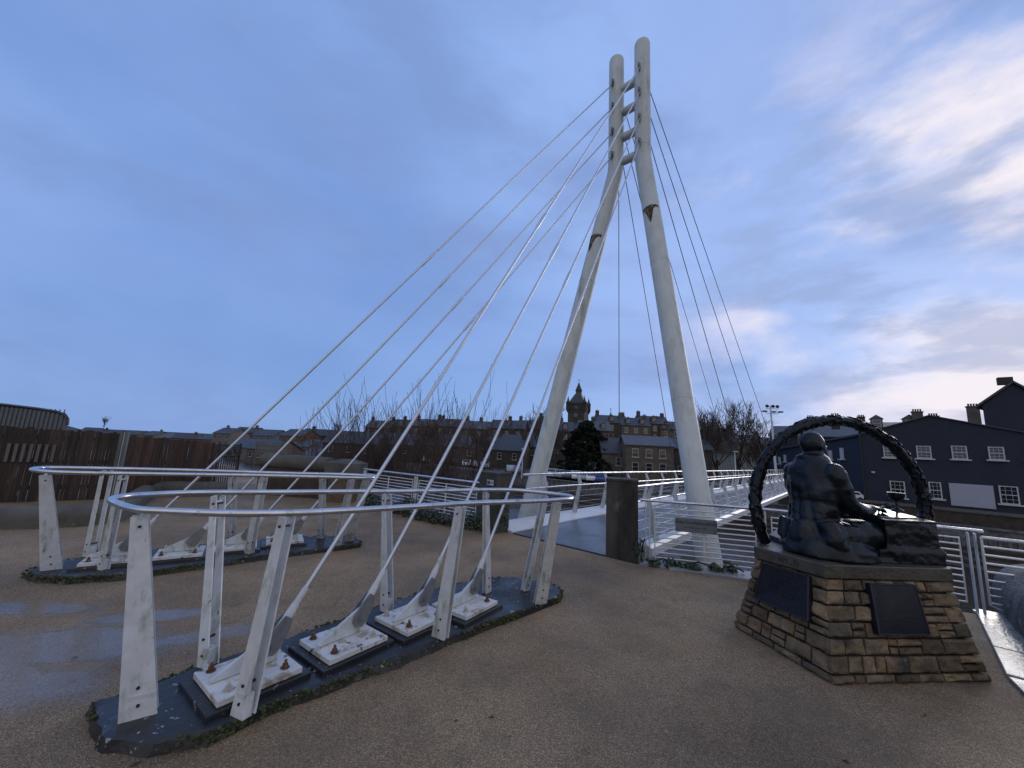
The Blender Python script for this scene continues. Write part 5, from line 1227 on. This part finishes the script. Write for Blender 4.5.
# houses behind
def bh(px0, px1, t, py_e, py_r, label, wall, roof, chim=(), wins=None, name='stone_house', dorm=0):
    a, b = FP(px0, t), FP(px1, t); w_ = (b-a).length; ze = zp((px0+px1)/2, py_e, t); zr2 = zp((px0+px1)/2, py_r, t); c = (a+b)/2
    return house(0, c.y, -1, w_, 9, ze+1, max(.6, zr2-ze), label, wall, roof, ay, wins, chim, dormers=dorm, x=c.x, name=name, group='houses behind the blue building')
bh(866, 935, 78, 431, 421, 'slate roofed house with white dormer behind the left slope of the blue gable', M['stoneB'], M['slate2'], [(-6.5, 1.2), (4.5, 1.0)], dorm=2)
bh(800, 862, 92, 437, 424, 'grey roofed house with chimney framed by the top of the wreath', M['stoneB'], M['slate2'], [(-2.5, 1.6), (5, 1.6)], dorm=0)
bh(950, 990, 74, 432, 421, 'slate roofed house with two tall pale chimneys behind the right slope of the blue gable', M['stoneC'], M['slate2'], [(-3.4, 1.6), (1.8, 2.2)])
bh(772, 800, 80, 436, 425, 'dark flat looking building rising left behind the wreath', M['bluewall'], M['slate'])
tG = 57.; p0, p1, p2 = FP(993, tG), FP(1028, tG), FP(1066, tG); ze, zA = zp(993, 406, tG), zp(1024, 384, tG)
g = thing('stone_house', p0+Vector((0, 0, -2)), 'tall dark gabled building at the right edge above the blue roof', 'house', 'houses behind the blue building')
m = MB(); m.extrude([(p0.x, p0.y, -2), (p2.x, p2.y, -2), (p2.x, p2.y, ze), (p1.x, p1.y, zA), (p0.x, p0.y, ze)], D_*9+N_*3.5); m.build('wall', M['bluewall'], g)
m = MB()
for a_, b_, z_a, z_b in ((p0, p1, ze, zA), (p1, p2, zA, ze)):
    a_ = Vector((a_.x, a_.y, z_a+.01))-D_*.25-(N_*.5 if a_ is p0 else N_*0)-Vector((0, 0, .28 if a_ is p0 else 0)); b_ = Vector((b_.x, b_.y, z_b+.01))-D_*.25; m.extrude([a_, b_, b_+Vector((0, 0, .22)), a_+Vector((0, 0, .22))], D_*9.5+N_*3.5)
rf_ = m.build('roof', M['slate'], g); m = MB(); m.box(p1+Vector((0, 0, zA+.3))-N_*.3+D_*.6, (.9, .6, .7), Rz(ay)); m.build('chimney', M['stoneB'], rf_)
# distant box vehicles / cabin seen over the desk
g = thing('parked_van', FP(853, 49.9)+Vector((0, 0, -2)), 'white topped vehicle seen beyond the statue arm in front of the blue wing', 'van')
c = FP(853, 52.1)+Vector((0, 0, -1.9)); m = MB(); m.extrude([c+u*a*.62+Vector((0, 0, z*.62)) for a, z in ((-.9, .25), (-.9, 1.05), (-.75, 1.25), (.55, 1.25), (.85, .85), (1.0, .75), (1.0, .25))], D_*.9); m.build('body', M['car_white'], g)
m = MB(); m.extrude([c+u*a*.62+Vector((0, 0, z*.62))-D_*.01 for a, z in ((-.6, .8), (-.6, 1.1), (.45, 1.1), (.7, .8))], D_*.92); m.build('windows', M['darkglass'], g)
for a in (-.34, .38):
    m = MB(); m.tube([c+u*a+Vector((0, 0, .14))-D_*.05, c+u*a+Vector((0, 0, .14))+D_*.95], .14, 12); m.build('wheel', M['tyre'], g)
# left curved-roof building
g = thing('curved_roof_building', (gx(30, 40), 40, 0), 'grey metal clad building with a rounded roof edge behind the left fence', 'building')
prof = []
Yb = 38.; zf = lambda px, py: 1.6+(ray(px, py).z/ray(px, py).y)*Yb
xx = lambda px: aty(px, 420, Yb).x
top = [(-140, 392), (0, 404.5), (35, 408.5), (55, 411.5), (64, 414.5), (68, 419), (69, 425)]
P = [(xx(px), zf(px, py)) for px, py in top]
poly = [(P[0][0], -1), *P, (P[-1][0], -1)]
m = MB(); m.extrude([(x_, Yb, z_) for x_, z_ in poly], Vector((P[-1][0]/Yb*14-1.5, 14, 0))); m.build('wall', M['greymetal'], g)
m = MB()
for (x0_, z0_), (x1_, z1_) in zip(P, P[1:]): m.tube([(x0_, Yb-.05, z0_), (x1_, Yb-.05, z1_)], .13, 6)
m.build('roof_edge', M['lamp'], g)
m = MB()
for i in range(44):
    x_ = P[0][0] + (P[-1][0]-.6-P[0][0])*i/43; m.box((x_, Yb-.03, 1.0), (.05, .08, 4.0+.0))
    zt_ = [z0_+(z1_-z0_)*(x_-x0_)/(x1_-x0_) for (x0_, z0_), (x1_, z1_) in zip(P, P[1:]) if x0_ <= x_ <= x1_]
    if zt_: m.box((x_, Yb-.03, (3.0+zt_[0])/2-.08), (.05, .08, max(.05, zt_[0]-3.0)))
m.build('cladding_seam', M['greymetal'], g)
# far wooded skyline masses: trees on the hill top
for i, (px, Y, zb_, h, lb) in enumerate([(57, 230, 1, 7, 'small bare tree on the skyline beyond the curved roof building'), (104, 235, 1.2, 6.5, 'small round topped bare tree on the skyline over the left fence'), (335, 150, .5, 7.5, 'bare tree on the skyline above the stone pier')]):
    tree(px, Y, zb_, h, lb, 60+i, r=.25, depth=3)

# ------------------------------------------------------------------ litter / leaves on path
rnd = random.Random(77); m = MB()
for i in range(26):
    px, py = rnd.uniform(20, 1000), rnd.uniform(560, 767); p = atz(px, py, .004)
    if p.y > 6.0 or (bL.x < p.x < bR.x+.1 and p.y > 2.9): continue
    s_ = rnd.uniform(.006, .018); a = rnd.uniform(0, 6.28); ux = Vector((cos(a), sin(a), 0)); uy = Vector((-sin(a), cos(a), 0))
    m.add([p-ux*s_*1.6, p+uy*s_*.5+Vector((0, 0, s_*.3)), p+ux*s_*1.6, p-uy*s_*.5+Vector((0, 0, s_*.15))], [(0, 1, 2), (0, 2, 3)])
tag(m.build('leaf_litter', mat('dead_leaves', (.045, .03, .018), .8, var=.4, island=.5)), 'scattered tiny dead leaves and grit on the wet path', 'leaf litter', kind='stuff')

# ------------------------------------------------------------------ light
SUN_AZ = radians(52); SUN_EL = radians(17)
sd = Vector((sin(SUN_AZ)*cos(SUN_EL), cos(SUN_AZ)*cos(SUN_EL), sin(SUN_EL)))
ld = bpy.data.lights.new('sun', 'SUN'); ld.energy = .55; ld.angle = radians(20); ld.color = (1, .93, .86)
lo = bpy.data.objects.new('sun', ld); COL.objects.link(lo); lo.rotation_euler = sd.to_track_quat('Z', 'Y').to_euler()
wd = bpy.data.worlds.new('World'); S.world = wd; wd.use_nodes = True; nt = wd.node_tree; N = nt.nodes; L = nt.links
bg = N['Background']
sky = N.new('ShaderNodeTexSky'); sky.sky_type = 'NISHITA'; sky.sun_disc = False; sky.sun_elevation = SUN_EL; sky.sun_rotation = SUN_AZ; sky.air_density = 1.0; sky.dust_density = .6; sky.ozone_density = 4.0
tc = N.new('ShaderNodeTexCoord'); sx = N.new('ShaderNodeSeparateXYZ'); L.new(tc.outputs['Generated'], sx.inputs[0])
def math_(op, a, b=None, clamp=False):
    n = N.new('ShaderNodeMath'); n.operation = op; n.use_clamp = clamp
    for i, q in enumerate((a, b)):
        if q is None: continue
        if isinstance(q, (int, float)): n.inputs[i].default_value = q
        else: L.new(q, n.inputs[i])
    return n.outputs[0]
zc_ = math_('ADD', math_('MAXIMUM', sx.outputs[2], 0.0), .22)
cb = N.new('ShaderNodeCombineXYZ'); L.new(math_('DIVIDE', sx.outputs[0], zc_), cb.inputs[0]); L.new(math_('DIVIDE', sx.outputs[1], zc_), cb.inputs[1])
def wn(sc_, de, off, dist=0., ro=.55):
    mp = N.new('ShaderNodeMapping'); mp.inputs['Location'].default_value = off; mp.inputs['Rotation'].default_value = (0, 0, .5); mp.inputs['Scale'].default_value = (1, 1.7, 1); L.new(cb.outputs[0], mp.inputs[0])
    n = N.new('ShaderNodeTexNoise'); n.inputs['Scale'].default_value = sc_; n.inputs['Detail'].default_value = de; n.inputs['Roughness'].default_value = ro; n.inputs['Distortion'].default_value = dist; L.new(mp.outputs[0], n.inputs['Vector']); return n.outputs['Fac']
def mr(x, a, b, c, d, sm=True):
    r = N.new('ShaderNodeMapRange'); r.interpolation_type = 'SMOOTHSTEP' if sm else 'LINEAR'
    r.inputs[1].default_value = a; r.inputs[2].default_value = b; r.inputs[3].default_value = c; r.inputs[4].default_value = d; L.new(x, r.inputs[0]); return r.outputs[0]
def mix(f, a, b):
    x = N.new('ShaderNodeMix'); x.data_type = 'RGBA'
    if isinstance(f, (int, float)): x.inputs[0].default_value = f
    else: L.new(f, x.inputs[0])
    for i, q in ((6, a), (7, b)):
        if isinstance(q, tuple): x.inputs[i].default_value = (*q, 1)
        else: L.new(q, x.inputs[i])
    return x.outputs[2]
dp = N.new('ShaderNodeVectorMath'); dp.operation = 'DOT_PRODUCT'; L.new(tc.outputs['Generated'], dp.inputs[0]); dp.inputs[1].default_value = sd
glow = Vector((sin(radians(54))*cos(radians(19)), cos(radians(54))*cos(radians(19)), sin(radians(19))))
dp.inputs[1].default_value = glow
near = mr(dp.outputs['Value'], .80, .985, 0, 1)          # how close to the veiled sun
K_ = 1/.1
def wn3(sc_, de, off, dist=0., ro=.55, st=(1, 1, 2.0)):
    mp = N.new('ShaderNodeMapping'); mp.inputs['Location'].default_value = off; mp.inputs['Scale'].default_value = st; L.new(tc.outputs['Generated'], mp.inputs[0])
    n = N.new('ShaderNodeTexNoise'); n.inputs['Scale'].default_value = sc_; n.inputs['Detail'].default_value = de; n.inputs['Roughness'].default_value = ro; n.inputs['Distortion'].default_value = dist; L.new(mp.outputs[0], n.inputs['Vector']); return n.outputs['Fac']
C_ = lambda r, g_, b_: (r*K_, g_*K_, b_*K_)
front = mix(mr(wn3(1.1, 6, (3, 1, 0), .2, .5, (1, 1, 1.4)), .32, .68, 0, 1), C_(.148, .255, .53), C_(.24, .372, .70))
low = mr(sx.outputs[2], .0, .40, 1, 0)
front = mix(math_('MULTIPLY', low, .45), front, C_(.135, .245, .50))
right = mr(dp.outputs['Value'], .45, .95, 0, 1)
front = mix(math_('MULTIPLY', right, .55), front, C_(.29, .385, .66))
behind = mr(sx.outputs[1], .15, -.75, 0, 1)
veil = mix(behind, front, C_(.66, .61, .58))           # unseen sky behind the viewer, brightened and greyed to light ground and front faces
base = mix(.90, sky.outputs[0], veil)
# soft dark smears
d1 = mr(wn3(2.0, 7, (1.3, 6.1, .4), .3, .55, (1, 1, 2.2)), .46, .70, 0, .65)
base = mix(d1, base, C_(.145, .215, .42))
# broad warm broken cloud around the veiled sun
cl1 = mr(wn3(2.7, 10, (2.2, 5.4, 1.1), .12, .56, (1, 1, 2.0)), .38, .68, 0, 1)
lit = mix(near, C_(.30, .38, .68), C_(.68, .635, .68))
base = mix(math_('MULTIPLY', cl1, math_('ADD', math_('MULTIPLY', near, 1.05, True), .10)), base, lit)
cl2 = mr(wn3(5.0, 9, (4.3, 1.1, 2), .1, .55, (1, 1, 2.8)), .46, .64, 0, 1)
base = mix(math_('MULTIPLY', cl2, math_('MULTIPLY', near, .60)), base, C_(.225, .29, .47))
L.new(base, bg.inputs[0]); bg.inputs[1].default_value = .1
# ------------------------------------------------------------------ render settings
S.view_settings.view_transform = 'Standard'; S.view_settings.look = 'None'; S.view_settings.exposure = .46; S.view_settings.gamma = 1
S.render.resolution_x = 1024; S.render.resolution_y = 768
S.render.engine = 'CYCLES'
